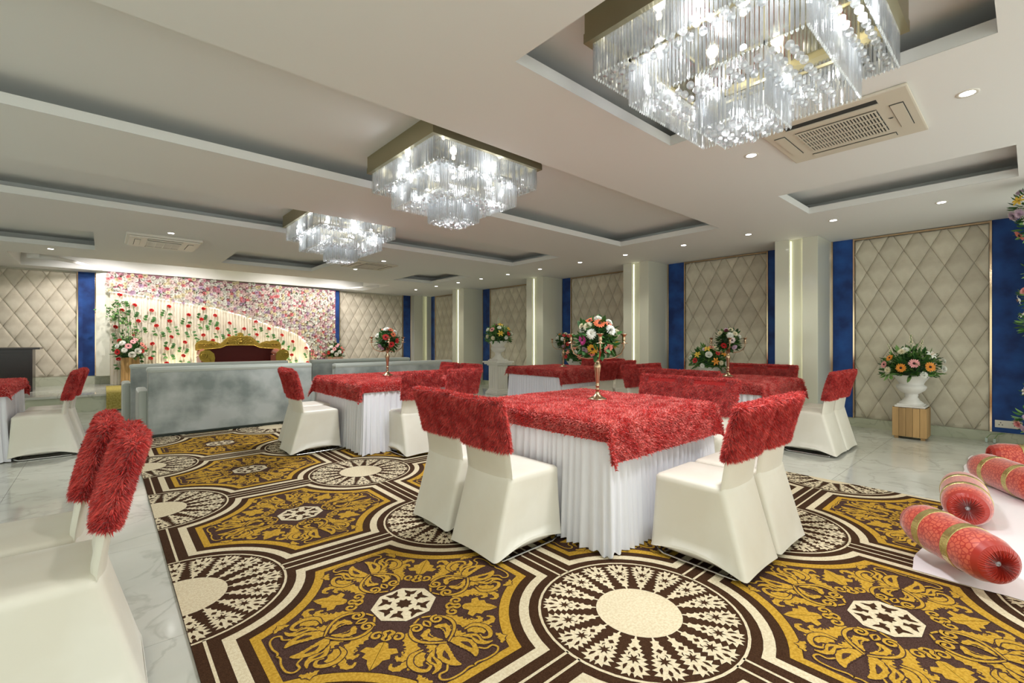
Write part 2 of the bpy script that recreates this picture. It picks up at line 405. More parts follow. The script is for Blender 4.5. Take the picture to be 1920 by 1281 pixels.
# right wall frame: local x = -Y world so that local -y faces -X
TO_R = ((XW, 0, 0), -PI/2)
def bay(y0, y1, py0, py1, zb=.13):
    # blue strips either side of the panel
    for a, b in ((y0, py0), (py1, y1)):
        if b-a > .08: obj('blue_panel', MB().box(XW-.035, XW, a+.02, b-.02, zb, CEIL, M['blue'], bev=.006).mesh('blue_panel'), wall_r)
        if b-a > .08:
            for yy in (a, b-.02): obj('brass_strip', MB().box(XW-.045, XW, yy, yy+.02, zb, CEIL, M['brass']).mesh('brass_strip'), wall_r)
    obj('brass_strip', MB().box(XW-.045, XW, py0, py1, CEIL-.03, CEIL-.008, M['brass']).mesh('brass_strip'), wall_r)
    panel(wall_r, -py1, -py0, zb, CEIL-.03, max(1, round((py1-py0)/.28)), TO_R)
bay(-.05, 2.02, .35, 1.73)
bay(2.58, 4.73, 2.93, 4.37)
bay(5.30, 7.52, 5.66, 7.22)
bay(8.06, 10.62, 8.45, 10.27)
bay(11.22, 13.5, 11.6, 13.18)
bay(-2.2, -.62, -1.9, -.9)
base_r = MB().box(XW-.02, XW, YN, YB, 0, .13, M['marble_edge']).build('baseboard_right', wall_r)

def column(y0, x0=7.60, w=.56):
    y1 = y0+w; a, b = y0+.195, y1-.195+.0
    f = obj('trim_column', MB().box(x0, XW, y0, a, .12, CEIL, M['laminate'], bev=.004).box(x0, XW, b, y1, .12, CEIL, M['laminate'], bev=.004)
        .box(x0+.07, XW-.01, a, b, .12, CEIL, M['laminate']).mesh('column'), None, kind='structure')
    f.name = 'column'
    obj('plinth', MB().box(x0-.012, XW, y0-.012, y1+.012, 0, .12, M['marble_edge'], bev=.004).mesh('plinth'), f)
    obj('light_strip', MB().box(x0+.058, x0+.068, b-.006, b-.001, .14, CEIL-.02, M['glow_warm']).mesh('light_strip'), f)
    obj('light_strip', MB().box(x0+.050, x0+.066, a+.001, a+.004, .14, CEIL-.02, M['glow_warm']).mesh('light_strip'), f)
for y in (2.02, 4.74, 7.50, 10.64, -.62): column(y)
# corner column at the back right
f = MB().box(7.62, 7.95, 13.45, YB, .12, CEIL, M['laminate'], bev=.004).box(8.10, XW, 13.45, YB, .12, CEIL, M['laminate'], bev=.004).box(7.95, 8.10, 13.58, YB, .12, CEIL, M['laminate']).build('column', **struct)
MB().box(7.96, 7.972, 13.56, 13.58, .14, CEIL-.02, M['glow_warm']).build('light_strip', f)
# back wall: panels left and right of the stage
def back_bay(x0, x1, px0, px1, zb):
    for a, b in ((x0, px0), (px1, x1)):
        if b-a > .08:
            MB().box(a+.02, b-.02, YB-.035, YB, zb, CEIL, M['blue'], bev=.006).build('blue_panel', wall_b)
            for xx in (a, b-.02): MB().box(xx, xx+.02, YB-.045, YB, zb, CEIL, M['brass']).build('brass_strip', wall_b)
    panel(wall_b, px0, px1, zb, CEIL-.03, max(1, round((px1-px0)/.29)), ((0, YB, 0), 0))
back_bay(4.95, 7.62, 5.26, 7.32, .45)
back_bay(-3.0, -.13, -2.6, -.44, .50)
MB().box(XL, 7.62, YB-.025, YB, .31, .50, M['marble_edge']).build('baseboard_back', wall_b)
MB().box(-.13, .10, YB-.30, YB, .50, CEIL, M['laminate'], bev=.004).box(XL, -3.0, YB-.1, YB, .5, CEIL, M['laminate']).build('column', **struct)

# stage platform of two marble slabs edge and riser
stage = MB().box(XL, 6.2, 11.12, YB, 0, .27, M['marble_edge']).build('stage_floor', label='low marble stage platform under the floral backdrop', cat='stage')
for k in range(9):
    xa = XL+k*1.2; xb = min(xa+1.2, 6.22)
    if xa < 6.1: MB().box(xa+.001, xb-.001, 11.08, 12.3, .27, .31, M['marble'], bev=.004).build('stage_slab', stage); MB().box(xa+.001, xb-.001, 12.302, YB, .27, .31, M['marble'], bev=.004).build('stage_slab', stage)

# ------------------------------------------------------------------ carpet: vector pattern cut into pile
CX, CY, PX, PY = 1.84, 1.20, 1.56, 1.53
pat = MB()
def ribbon(pts, wd, sub=6):
    P = [Vector((p[0], p[1])) for p in pts]; n = len(P); out = []; ws = []
    for i in range(n-1):
        p0 = P[max(i-1, 0)]; p1 = P[i]; p2 = P[i+1]; p3 = P[min(i+2, n-1)]
        for k in range(sub):
            t = k/sub
            out.append(0.5*((2*p1)+(p2-p0)*t+(2*p0-5*p1+4*p2-p3)*t*t+(3*p1-p0-3*p2+p3)*t**3)); ws.append(wd[i]+(wd[i+1]-wd[i])*t)
    out.append(P[-1]); ws.append(wd[-1])
    return out, ws
def rib_faces(pts, wd, jag=0.0, sub=6, seed=0):
    rnd = random.Random(seed); c, w = ribbon(pts, wd, sub); L = []; R = []
    for i, p in enumerate(c):
        t = (c[min(i+1, len(c)-1)]-c[max(i-1, 0)]); t.normalize(); n = Vector((-t.y, t.x))
        ja = 1+jag*(1 if i % 3 == 0 else -0.35); jb = 1+jag*(1 if (i+1) % 3 == 0 else -0.35)
        L.append(p+n*w[i]*ja); R.append(p-n*w[i]*jb)
    vs = [(p.x, p.y) for p in L]+[(p.x, p.y) for p in R]; k = len(L)
    return vs, [(i, i+1, k+i+1, k+i) for i in range(k-1)]
def spiral(c, r0, r1, a0, turns, n=12):
    return [(c[0]+(r0+(r1-r0)*i/n)*math.cos(a0+turns*2*PI*i/n), c[1]+(r0+(r1-r0)*i/n)*math.sin(a0+turns*2*PI*i/n)) for i in range(n+1)]
def put(mb, vs, fs, z, m, cx, cy, ang, flip):
    ca, sa = math.cos(ang), math.sin(ang)
    mb.add([(cx+x*ca-(-y if flip else y)*sa, cy+x*sa+(-y if flip else y)*ca, z) for x, y in vs], fs, m)
def tess(pts):
    return list(pts), [tuple(t) for t in tessellate_polygon([[Vector((p[0], p[1], 0)) for p in pts]])]
# medallion leaf: outline as (radius, half width)
lf = [(.192, .0035), (.212, .005), (.217, .017), (.232, .011), (.245, .014), (.252, .024), (.268, .016), (.276, .028), (.292, .020), (.300, .036), (.318, .026),
      (.327, .046), (.343, .033), (.352, .057), (.368, .038), (.380, .064), (.393, .043), (.410, .066), (.417, .036), (.436, .040), (.424, .018), (.440, .010), (.418, .004)]
lf = [(r, w*(1.12 if .21 < r < .35 else 1.0)) for r, w in lf]
LEAF = tess([(r, w) for r, w in lf]+[(r, -w) for r, w in reversed(lf)])
def star(cx, cy, r, n, ratio=.45, a0=0):
    return tess([(cx+(r if k % 2 == 0 else r*ratio)*math.cos(a0+PI*k/n), cy+(r if k % 2 == 0 else r*ratio)*math.sin(a0+PI*k/n)) for k in range(2*n)])
leaf_dark = [star(.338, 0, .030, 7, .38), star(.277, 0, .014, 4, .7), rib_faces([(.37, .022), (.385, .030), (.405, .034)], [.0015, .007, .001]), rib_faces([(.37, -.022), (.385, -.030), (.405, -.034)], [.0015, .007, .001]),
             rib_faces([(.385, 0), (.40, 0), (.415, 0)], [.001, .009, .004]), rib_faces([(.30, .014), (.307, .020), (.318, .021)], [.001, .003, .001]), rib_faces([(.30, -.014), (.307, -.020), (.318, -.021)], [.001, .003, .001])]
# octagon field pieces: each gold piece lies on a slightly larger plum one, so overlaps keep a dark outline
OCT = []
def piece(ang, pts, wd, jag=0.0, gap=.0045):
    OCT.append((ang, rib_faces(pts, wd, jag), rib_faces(pts, [w+gap for w in wd], jag*.6)))
def ppoly(ang, pts, gap=1.10):
    cx = sum(p[0] for p in pts)/len(pts); cy = sum(p[1] for p in pts)/len(pts)
    OCT.append((ang, tess(pts), tess([(cx+(x-cx)*gap, cy+(y-cy)*gap) for x, y in pts])))
D4 = PI/4
# outer leaves first, then inner ones on top
piece(D4, [(.25, .145), (.275, .19), (.325, .215), (.375, .20)], [.004, .017, .018, .003], .45)
piece(D4, [(.30, .125), (.345, .165), (.395, .17), (.43, .14)], [.004, .020, .020, .003], .35)
piece(D4, [(.33, .09), (.385, .125), (.425, .105), (.425, .075), (.40, .07)], [.003, .014, .014, .008, .004], .2)
piece(D4, [(.215, .075), (.26, .10), (.31, .125), (.36, .115), (.375, .09), (.355, .075)], [.004, .024, .026, .018, .010, .004], .35)
ppoly(D4, [(.275, -.001), (.285, .020), (.315, .030), (.312, .062), (.338, .078), (.350, .050), (.374, .056), (.386, .030), (.408, .024), (.445, -.001)], 1.08)
piece(D4, spiral((.240, .045), .030, .007, -1.2, -1.25), [.006]*13)
piece(D4, [(.20, .0), (.215, .020), (.235, .008), (.255, .014), (.27, .0)], [.004, .008, .006, .008, .002])
piece(0, [(.455, .185), (.49, .19), (.52, .165)], [.003, .016, .003], .5)
piece(0, [(.345, .10), (.345, .15), (.385, .18), (.43, .175), (.455, .15), (.44, .125), (.415, .13)], [.002, .010, .011, .010, .008, .006, .004])
piece(0, [(.375, .07), (.41, .105), (.445, .10), (.475, .115), (.485, .145)], [.003, .017, .018, .010, .002], .1)
piece(0, [(.355, .006), (.385, .034), (.430, .052), (.480, .052), (.515, .035)], [.003, .025, .030, .020, .003], .08)
piece(0, [(.48, .075), (.505, .095), (.505, .125), (.53, .135), (.55, .11), (.553, .06), (.545, .02), (.553, -.002)], [.004, .004, .0045, .004, .004, .004, .004, .004], .0)
piece(0, [(.150, .006), (.175, .050), (.220, .088), (.275, .092), (.325, .060), (.368, .004)], [.004, .0055, .007, .007, .006, .003])
piece(0, [(.245, .012), (.270, .044), (.305, .040), (.345, .008)], [.005, .020, .016, .002], .2)
piece(0, spiral((.205, .052), .030, .006, 2.6, 1.3), [.006]*13)
piece(0, [(.18, .0), (.205, .014), (.235, .0)], [.002, .006, .002])
TEAR = [rib_faces([(.405, .040), (.43, .052), (.465, .054)], [.001, .011, .002]), rib_faces([(.405, .098), (.425, .105), (.45, .104)], [.001, .006, .001]), rib_faces([(.27, .030), (.285, .038), (.31, .030)], [.001, .005, .001])]
Z0 = .0105
def disk_poly(cx, cy, r, n=40): return [(cx+r*math.cos(2*PI*k/n), cy+r*math.sin(2*PI*k/n)) for k in range(n)]
def contour(cx, cy, s_ax, r, n=10):
    """closed outline of an octagon field: inset s_ax from cell sides, arcs of radius r about the four medallions"""
    out = []
    for q in range(4):
        sx, sy = ((1, 1), (-1, 1), (-1, -1), (1, -1))[q]
        mx, my = cx+sx*PX/2, cy+sy*PY/2
        a1 = math.asin(min(1, s_ax/r))        # angle away from the axes at which the arc meets the straight side
        st, en = (PI*1.5-a1, PI+a1)           # for the (+,+) medallion, from straight side x=+ to y=+
        for k in range(n+1):
            a = st+(en-st)*k/n; dx, dy = math.cos(a), math.sin(a)
            if q % 2: a = en+(st-en)*k/n; dx, dy = math.cos(a), math.sin(a)
            out.append((mx+sx*r*dx, my+sy*r*dy))
    return out
def band(cx, cy, s0, r0, s1, r1, z, m, ):
    A = contour(cx, cy, s0, r0); B = contour(cx, cy, s1, r1); n = len(A)
    pat.add([(p[0], p[1], z) for p in A+B], [(i, (i+1) % n, n+(i+1) % n, n+i) for i in range(n)], m)
cbr, cpl, cgo, ccr = M['carpet_brown'], M['carpet_plum'], M['carpet_gold'], M['carpet_cream']
for i in range(-2, 3):
    for j in range(-3, 7):
        cx, cy = CX+i*PX, CY+j*PY
        if not (CARP[0]-.5 < cx < CARP[1]+.5 and CARP[2]-.5 < cy < CARP[3]+.5): continue
        n = 48
        A = disk_poly(cx, cy, .449, n); B = disk_poly(cx, cy, .461, n)
        pat.add([(p[0], p[1], Z0) for p in A+B], [(k, (k+1) % n, n+(k+1) % n, n+k) for k in range(n)], ccr)
        pat.poly(disk_poly(cx, cy, .192, 32), Z0, ccr)
        for k in range(18):
            a = 2*PI*(k+.5)/18
            put(pat, *LEAF, Z0, ccr, cx, cy, a, False)
            for d in leaf_dark: put(pat, *d, Z0+.0008, cbr, cx, cy, a, False)
        for (dx, dy, Lh) in ((1, 0, PX/2), (0, 1, PY/2), (-1, 0, PX/2), (0, -1, PY/2)):      # twin lines joining medallions
            for o in (-.030, .030):
                p = [(.452, o-.006), (Lh, o-.006), (Lh, o+.006), (.452, o+.006)]
                pat.add([(cx+u*dx-v*dy, cy+u*dy+v*dx, Z0) for u, v in p], [(0, 1, 2, 3)], ccr)
        # octagon field north-east of this medallion
        ox, oy = cx+PX/2, cy+PY/2
        pat.poly(contour(ox, oy, .205, .645), Z0-.0002, cpl)
        band(ox, oy, .085, .505, .130, .550, Z0, ccr)
        band(ox, oy, .172, .597, .208, .642, Z0, cgo)
        for q in range(4):
            for fl in (False, True):
                for k, (a_, g_, p_) in enumerate(OCT):
                    put(pat, *p_, Z0+.00016*k, cpl, ox, oy, q*PI/2+a_, fl)
                    put(pat, *g_, Z0+.00016*k+.00008, cgo, ox, oy, q*PI/2+a_, fl)
                for d in TEAR: put(pat, *d, Z0+.0031, cpl, ox, oy, q*PI/2, fl)
        oct_ = [(.150*math.cos(PI/8+k*PI/4)*1.02, .140*math.sin(PI/8+k*PI/4)) for k in range(8)]
        put(pat, *tess(oct_), Z0+.0022, ccr, ox, oy, 0, False)
        put(pat, *star(0, 0, .040, 8, .7), Z0+.0027, cbr, ox, oy, 0, False)
        for k in range(8):
            a = k*PI/4
            put(pat, *tess([(.060, -.013), (.078, -.010), (.085, -.026), (.118, -.034), (.105, -.006), (.118, .030), (.098, .022), (.085, .008), (.062, .013)]), Z0+.0027, cbr, ox, oy, a+.02, k % 2 == 0)
# outermost frame at the edges of the carpet is clipped with the rest
me = pat.mesh('carpet_pattern'); bm = bmesh.new(); bm.from_mesh(me)
for co, no in (((CARP[0], 0, 0), (-1, 0, 0)), ((CARP[1], 0, 0), (1, 0, 0)), ((0, CARP[2], 0), (0, -1, 0)), ((0, CARP[3], 0), (0, 1, 0))):
    bmesh.ops.bisect_plane(bm, geom=bm.verts[:]+bm.edges[:]+bm.faces[:], dist=1e-6, plane_co=co, plane_no=no, clear_outer=True)
bm.normal_update()
for f in bm.faces:
    if f.normal.z < 0: f.normal_flip()
bm.to_mesh(me); bm.free()
carpet = MB().box(CARP[0], CARP[1], CARP[2], CARP[3], .0005, .0095, cbr).build('carpet', label='large brown, gold and cream carpet with round medallions and scrollwork', cat='carpet')
obj('woven_pattern', me, carpet)

# ------------------------------------------------------------------ chandeliers and ceiling fittings
def rod_mesh(L, r=.0075):
    mb = MB(); P = []
    for k in range(6):
        a = PI/3*k+.3
        P.append([(r*math.cos(a), r*math.sin(a), 0), (r*math.cos(a), r*math.sin(a), -L+.012), (r*.25*math.cos(a), r*.25*math.sin(a), -L)])
    mb.grid(P, M['crystal'], closed_u=True, smooth=False); return mb
def ball_mb(r=.019, n=7):
    mb = MB(); mb.sphere((0, 0, 0), r, M['ball'], n, 5, smooth=False); mb.add([(0, .001, r), (0, -.001, r), (0, 0, r+.03)], [(0, 1, 2)], M['crystal']); return mb
ZF = 2.81
TIERS = [(.535, .0, ZF, 2.62), (.405, .0, 2.70, 2.47), (.165, .0, 2.62, 2.33)]
BALLS = [(.50, .42, 2.645), (.37, .18, 2.49), (.14, 0, 2.325)]
def merge(mb, src, x, y, z):
    o = len(mb.v); mb.v.extend([(a+x, b+y, c+z) for a, b, c in src.v])
    ids = [mb.mi(m) for m in src.mats]
    mb.f.extend([tuple(k+o for k in f) for f in src.f]); mb.m.extend([ids[i] for i in src.m]); mb.sm.extend(src.sm)
def square_pts(h, step):
    n = int(2*h/step); out = []
    for k in range(n):
        t = -h+2*h*k/n
        out += [(t, -h), (h, t), (-t, h), (-h, -t)]
    return out
def chandelier(cx, cy, label, detail):
    t = thing('crystal_chandelier', label, 'chandelier', (cx, cy, 0), group='three tiered crystal chandeliers')
    h = .57
    MB().box(-h, h, -h, h, ZF+.045, CEIL+.20, M['gold_frame']).build('frame_box', t)
    fr = MB()
    H_ = h+.004
    for a, b, c, d in ((-H_, H_, -H_, -h+.03), (-H_, H_, h-.03, H_), (-H_, -h+.03, -h+.03, h-.03), (h-.03, H_, -h+.03, h-.03)): fr.box(a, b, c, d, ZF-.005, ZF+.045, M['gold_frame'])
    fr.build('frame_rim', t)
    MB().box(-h+.03, h-.03, -h+.03, h-.03, ZF+.035, ZF+.044, M['mirror']).build('mirror_plate', t)
    for hh, z in ((.41, 2.705), (.17, 2.625)):
        f2 = MB()
        for a, b, c, d in ((-hh, hh, -hh, -hh+.012), (-hh, hh, hh-.012, hh), (-hh, -hh+.012, -hh, hh), (hh-.012, hh, -hh, hh)): f2.box(a, b, c, d, z, z+.015, M['gold_frame'])
        for sx in (-1, 1):
            for sy in (-1, 1): f2.box(sx*(hh-.01)-.004, sx*(hh-.01)+.004, sy*(hh-.01)-.004, sy*(hh-.01)+.004, z, ZF+.04, M['gold_frame'])
        f2.build('tier_rail', t)
    rnd = random.Random(int(cx*100+cy*10))
    made = 0; rest = MB()
    for ti, (h2, _, zt, zb) in enumerate(TIERS):
        rm = rod_mesh(zt-zb); me = rm.mesh('crystal_rod')
        for (x, y) in square_pts(h2, .0185):
            if detail and made < 300: obj('crystal_rod', me, t, (x, y, zt), rz=rnd.random()); made += 1
            else: merge(rest, rm, x, y, zt)
    rest.build('crystal_rod_fringe', t, kind='stuff')
    bm_ = ball_mb(); bme = bm_.mesh('crystal_ball'); restb = MB(); nb = 0
    st = .062
    for hi, ho, zb in BALLS:
        k = int(hi/st)
        for a in range(-k, k+1):
            for b in range(-k, k+1):
                x, y = a*st, b*st
                if max(abs(x), abs(y)) < ho or max(abs(x), abs(y)) > hi: continue
                z = zb+rnd.uniform(-.004, .012)
                if detail and nb < 300: obj('crystal_ball', bme, t, (x, y, z)); nb += 1
                else: merge(restb, bm_, x, y, z)
    if restb.v: restb.build('crystal_ball_cluster', t, kind='stuff')
    for sx, sy in ((-.3, -.3), (.3, -.3), (-.3, .3), (.3, .3), (0, 0), (-.47, 0), (.47, 0), (0, .47), (0, -.47)):
        MB().sphere((0, 0, 0), .017, M['bulb'], 8, 6).build('bulb', t, (sx, sy, 2.755))
        light('bulb_light', 'POINT', (sx, sy, 2.69), CH_W, (0.97, 0.99, 1.0), t, size=.03)
    light('chandelier_glow', 'SPOT', (0, 0, 2.29), 95, (.96, .98, 1), t, size=.12, cone=math.radians(165), blend=.8)
chandelier(2.45, .98, 'large crystal chandelier nearest the camera, cut by the top edge', True)
chandelier(2.40, 3.52, 'middle one of the three square crystal chandeliers', False)
chandelier(2.40, 6.22, 'farthest and smallest looking crystal chandelier, towards the stage', False)

def downlight(x, y, label, w=None, col=(1, .98, .93), vis=True):
    t = thing('downlight', label, 'downlight', (x, y, CEIL), group='recessed ceiling downlights')
    mb = MB(); mb.lathe([(.036, -.002), (.052, -.005), (.056, 0)], M['white_plastic'], 16); mb.build('trim_ring', t)
    mb = MB(); mb.lathe([(.0005, -.003), (.036, -.003)], M['lens'], 16); mb.build('lens', t)
    light('downlight_beam', 'SPOT', (0, 0, -.02), w or DOWN_W, col, t, size=.03, cone=math.radians(115), blend=.6)
rowy = [.65, 1.64, 2.65, 3.62, 4.70, 5.72, 6.80, 7.82, 8.80, 9.76, 10.8, 11.9]
ords = ['first', 'second', 'third', 'fourth', 'fifth', 'sixth', 'seventh', 'eighth', 'ninth', 'tenth', 'eleventh', 'last']
for k, y in enumerate(rowy):
    downlight(6.80, y, 'recessed downlight, %s from the camera in the row along the right wall' % ords[k], 15, (1, .99, .84))
for x, y, l in ((3.93, .26, 'large bright downlight right of the near air conditioner'), (3.93, 1.51, 'downlight left of the near air conditioner by the big chandelier'),
                (3.93, 8.07, 'downlight on the camera side of the far air conditioner cassette'), (3.93, 9.37, 'downlight on the stage side of the far air conditioner cassette'),
                (.70, 7.95, 'downlight just in front of the left air conditioner'), (.70, 9.15, 'downlight just behind the left air conditioner'),
                (-.65, 10.60, 'downlight at far left between the tray and the stage recess'), (.79, 1.78, 'downlight at the top edge of the photo')):
    downlight(x, y, l, 22)
for k, (x, y) in enumerate(((-1.6, 1.5), (-1.6, 5.0), (-1.6, 7.8), (5.0, -1.2), (2.0, -1.5))):
    downlight(x, y, 'recessed ceiling downlight outside the picture, %s' % ('over the front left chairs', 'left between the long trays', 'over the left table', 'behind the seating mat', 'behind the camera')[k], 16)

def air_con(x0, x1, y0, y1, label, slot_side, detail=True, drop=0, pm=None):
    cx, cy = (x0+x1)/2, (y0+y1)/2; hx, hy = (x1-x0)/2, (y1-y0)/2
    t = thing('air_conditioner', label, 'air conditioner', (cx, cy, CEIL-drop)); pm = pm or M['ac_plastic']
    if drop: MB().box(-hx-.03, hx+.03, -hy-.03, hy+.03, 0, drop, pm, bev=.008).build('casing', t)
    MB().box(-hx, hx, -hy, hy, -.022, 0, pm, bev=.010).build('face_panel', t)
    gx, gy = hx*.48, hy*.56
    g = MB().box(-gx, gx, -gy, gy, -.026, -.022, M['dark_slot']); g.build('intake', t)
    s = MB(); n = 26
    for k in range(n):
        y = -gy+2*gy*(k+.5)/n; s.box(-gx, gx, y-.0038, y+.0038, -.034, -.026, pm)
    for k in range(5):
        x = -gx+2*gx*k/4; s.box(x-.004, x+.004, -gy, gy, -.036, -.028, pm)
    s.build('intake_grille', t, kind='stuff')
    for sx, sy in ((-1, 0), (1, 0), (0, 1), (0, -1)):
        if sx: a = (sx*hx*.76-.035, sx*hx*.76+.035, -hy*.62, hy*.62)
        else: a = (-hx*.50, hx*.50, sy*hy*.80-.035, sy*hy*.80+.035)
        op = (sx, sy) == slot_side
        MB().box(*a, -.025, -.0221, M['dark_slot']).build('outlet_slot', t)
        if op: MB().box(a[0]+.052, a[1], a[2], a[3], -.032, -.026, pm).build('louvre', t)
        else: MB().box(a[0]+.005, a[1]-.003, a[2]+.004, a[3]-.004, -.030, -.0255, pm).build('louvre', t)
    if detail:
        mb = MB(); mb.lathe([(.0003, -.024), (.010, -.024)], M['dark_slot'], 12, T=Matrix.Translation((-hx*.0, -hy*.66, 0)) @ Matrix.Diagonal((.45, 1.6, 1, 1)))
        mb.box(.010, .013, -hy*.66-.008, -hy*.66+.008, -.024, -.0222, M['dark_slot']); mb.build('badge', t)
air_con(3.49, 4.34, .48, 1.31, 'ceiling cassette air conditioner nearest the camera, beside the big chandelier', (-1, 0))
air_con(.26, 1.08, 8.25, 9.05, 'white ceiling cassette air conditioner at left in front of the stage', (0, 0), False, .035, M['white_plastic'])
air_con(3.52, 4.36, 8.30, 9.10, 'far ceiling cassette air conditioner past the smallest chandelier', (0, 0))
for x, y, l in ((1.28, 11.62, 'white flood lamp over the flower backdrop, second from left'), (3.55, 11.62, 'white flood lamp over the flower backdrop, third from left'),
                (-.02, 11.9, 'white flood lamp at the left end above the flower backdrop'), (4.9, 11.9, 'white flood lamp at the right end above the flower backdrop')):
    t = thing('flood_lamp', l, 'lamp', (x, y, CEIL+.12))
    MB().box(-.11, .11, -.05, .05, -.03, .05, M['white_plastic'], bev=.01).build('housing', t)
    MB().add([(-.08, .02, -.032), (.08, .02, -.032), (.10, .05, .02), (-.10, .05, .02)], [(0, 1, 2, 3)], M['lens']).build('lens', t)
    MB().box(-.01, .01, -.01, .01, .05, .12, M['white_plastic']).build('bracket', t)
    light('flood_beam', 'SPOT', (0, .08, -.03), STAGE_W, (1.0, .93, .90), t, size=.05, cone=math.radians(130), blend=.7, rot=(math.radians(38), 0, 0))

# ------------------------------------------------------------------ banquet chairs
def fur_blades(mb, pts, n_per, ln, rnd, m, wid=.0022, grav=.5):
    """pts: list of (origin, u vec, v vec, normal) patches; n_per blades per square metre"""
    for o, u, v, nrm in pts:
        ar = u.cross(v).length; n = int(ar*n_per+rnd.random())
        for _ in range(n):
            p = o+u*rnd.random()+v*rnd.random()
            d = (nrm*(.55+.5*rnd.random())+Vector((rnd.gauss(0, .42), rnd.gauss(0, .42), rnd.gauss(0, .3)-grav))).normalized()
            if d.dot(nrm) < .12: d = (d+nrm*.45).normalized()
            L = ln*rnd.uniform(.55, 1.25); s = d.cross(Vector((rnd.random()-.5, rnd.random()-.5, rnd.random()-.5))).normalized()*wid*rnd.uniform(.7, 1.4)
            q = p+d*L*.55+Vector((0, 0, .10*L)); e = p+d*L-Vector((0, 0, .25*L*grav))
            k = len(mb.v); mb.v.extend([tuple(p-s), tuple(p+s), tuple(q+s*.9), tuple(q-s*.9), tuple(e)])
            i = mb.mi(m); mb.f.extend([(k, k+1, k+2, k+3), (k+3, k+2, k+4)]); mb.m.extend([i, i]); mb.sm.extend([False, False])
CW = .455
def back_x(z): # rear surface of the back above the waist
    t = (z-.47)/(.90-.47); return .130-.100*t+.012*math.sin(PI*t)
def bow(y): return -.020*(1-(2*y/CW)**2)+.0
def chair_meshes(fur_n, seed=1):
    rnd = random.Random(seed); sl = MB(); m = M['slip']
    # lower cover: rings from hem to seat edge
    def ring(t, inset=0.0, z=None, hem=False):
        xb = .0+.130*t**1.05; xf = .555-.030*t; hw = CW/2-.002-.010*t
        xb += inset; xf -= inset; hw -= inset; r = .028
        pts = []
        for (cx, cy, a0) in ((xf-r, hw-r, 0), (xb+r, hw-r, PI/2), (xb+r, -hw+r, PI), (xf-r, -hw+r, 1.5*PI)):
            for k in range(4):
                a = a0+PI/2*k/3; pts.append((cx+r*math.cos(a), cy+r*math.sin(a)))
        out = []
        full = []
        for k in range(len(pts)):
            a = pts[k]; b = pts[(k+1) % len(pts)]; full.append(a)
            if k % 4 == 3:
                for s in range(1, 8): full.append((a[0]+(b[0]-a[0])*s/8, a[1]+(b[1]-a[1])*s/8))
        zz = z if z is not None else .0+.45*t
        for (x, y) in full:
            zl = zz
            if hem:
                u = (x-.0)/.555; side = abs(abs(y)-hw) < .02
                zl = .018+.022*u+(.050*math.sin(PI*min(1, max(0, u)))**1.2 if side else (.030*math.cos(PI*y/(2*hw)) if x > .3 else .012*math.cos(PI*y/(2*hw))))
            # pinched fabric: sides draw in slightly half way up
            pin = .012*math.sin(PI*min(1, t))
            if x < xb+.03: x += bow(y)*t*t
            out.append((x, y*(1-pin*2), zl+ .018*((x-.3)/.25 if t > .9 and z is None else 0)*0))
        return out
    R = [ring(0.02, hem=True)]
    for t in (.12, .3, .5, .7, .85, .95): R.append(ring(t))
    R.append(ring(1.0, 0.0, .452)); R.append(ring(1.0, .010, .464)); R.append(ring(1.0, .03, .470)); R.append(ring(1.0, .09, .474)); R.append(ring(1.0, .15, .475))
    sl.grid(R, m, closed_v=True)
    sl.add(R[-1], [tuple(range(len(R[-1])))], m, True)
    # inner thickness strip at the hem
    R2 = [[(x*.985+.004, y*.985, z+.012) for x, y, z in R[0]], R[0]]
    sl.grid(R2, m, closed_v=True)
    # back slab
    nz, nyy = 12, 10; zs = [.40+(.93-.40)*k/nz for k in range(nz+1)]
    def slab(th, extra, zlo, zhi, mbx, mm, nzz=12, cap_bottom=False):
        P = []
        for k in range(nzz+1):
            z = zlo+(zhi-zlo)*k/nzz; f = (z-zlo)/(zhi-zlo)
            top = 0; t9 = max(0, (z-.6)/.3)
            hw = CW/2-.014+extra+.014*t9
            xr = back_x(max(z, .47))-extra; tt = th+2*extra
            ring_ = []
            for j in range(nyy+1):
                y = -hw+2*hw*j/nyy; e = 1-abs(2*j/nyy-1)**6
                ring_.append((xr+bow(y)+.010*(1-e), y, z))
            for j in range(nyy+1):
                y = hw-2*hw*j/nyy; e = 1-abs(2*j/nyy-1)**6
                ring_.append((xr+bow(y)+tt*(.25+.75*e)+.0, y, z))
            P.append(ring_)
        zt = P[-1][0][2]
        last = [(x+( .5*tt if j < nyy+1 else -.5*tt)*.6, y*.985, z+.010) for j, (x, y, z) in enumerate(P[-1])]
        P.append(last)
        mbx.grid(P, mm, closed_v=True)
        o = [last[j] for j in range(len(last))]
        n2 = nyy+1
        mbx.add(o, [(j, j+1, len(o)-2-j, len(o)-1-j) for j in range(n2-1)], mm, True)
        return P
    slab(.042, 0, .45, .885, sl, m)
    fu = MB()
    P = slab(.042, .010, .615, .895, fu, M['furbase'], 8)
    patches = []
    for k in range(len(P)-1):
        n = len(P[k])
        for j in range(n):
            a = Vector(P[k][j]); b = Vector(P[k][(j+1) % n]); c = Vector(P[k+1][j]); u = b-a; v = c-a; nn = u.cross(v)
            if nn.length < 1e-7: continue
            nn.normalize()
            patches.append((a, u, v, nn))
    cx = sum(p[0] for p in P[3])/len(P[3])
    patches = [(a, u, v, (n if n.dot(a-Vector((cx, 0, a.z)))+n.z*.02 > 0 else -n)) for a, u, v, n in patches]
    # top ridge
    top = P[-1]; n2 = len(top)//2
    for j in range(n2-1):
        a = Vector(top[j]); patches.append((a, Vector(top[j+1])-a, Vector(top[len(top)-1-j])-a, Vector((0, 0, 1))))
    fur_blades(fu, patches, fur_n, .025, rnd, M['fur'], wid=.0019)
    ch = MB()
    r = .008
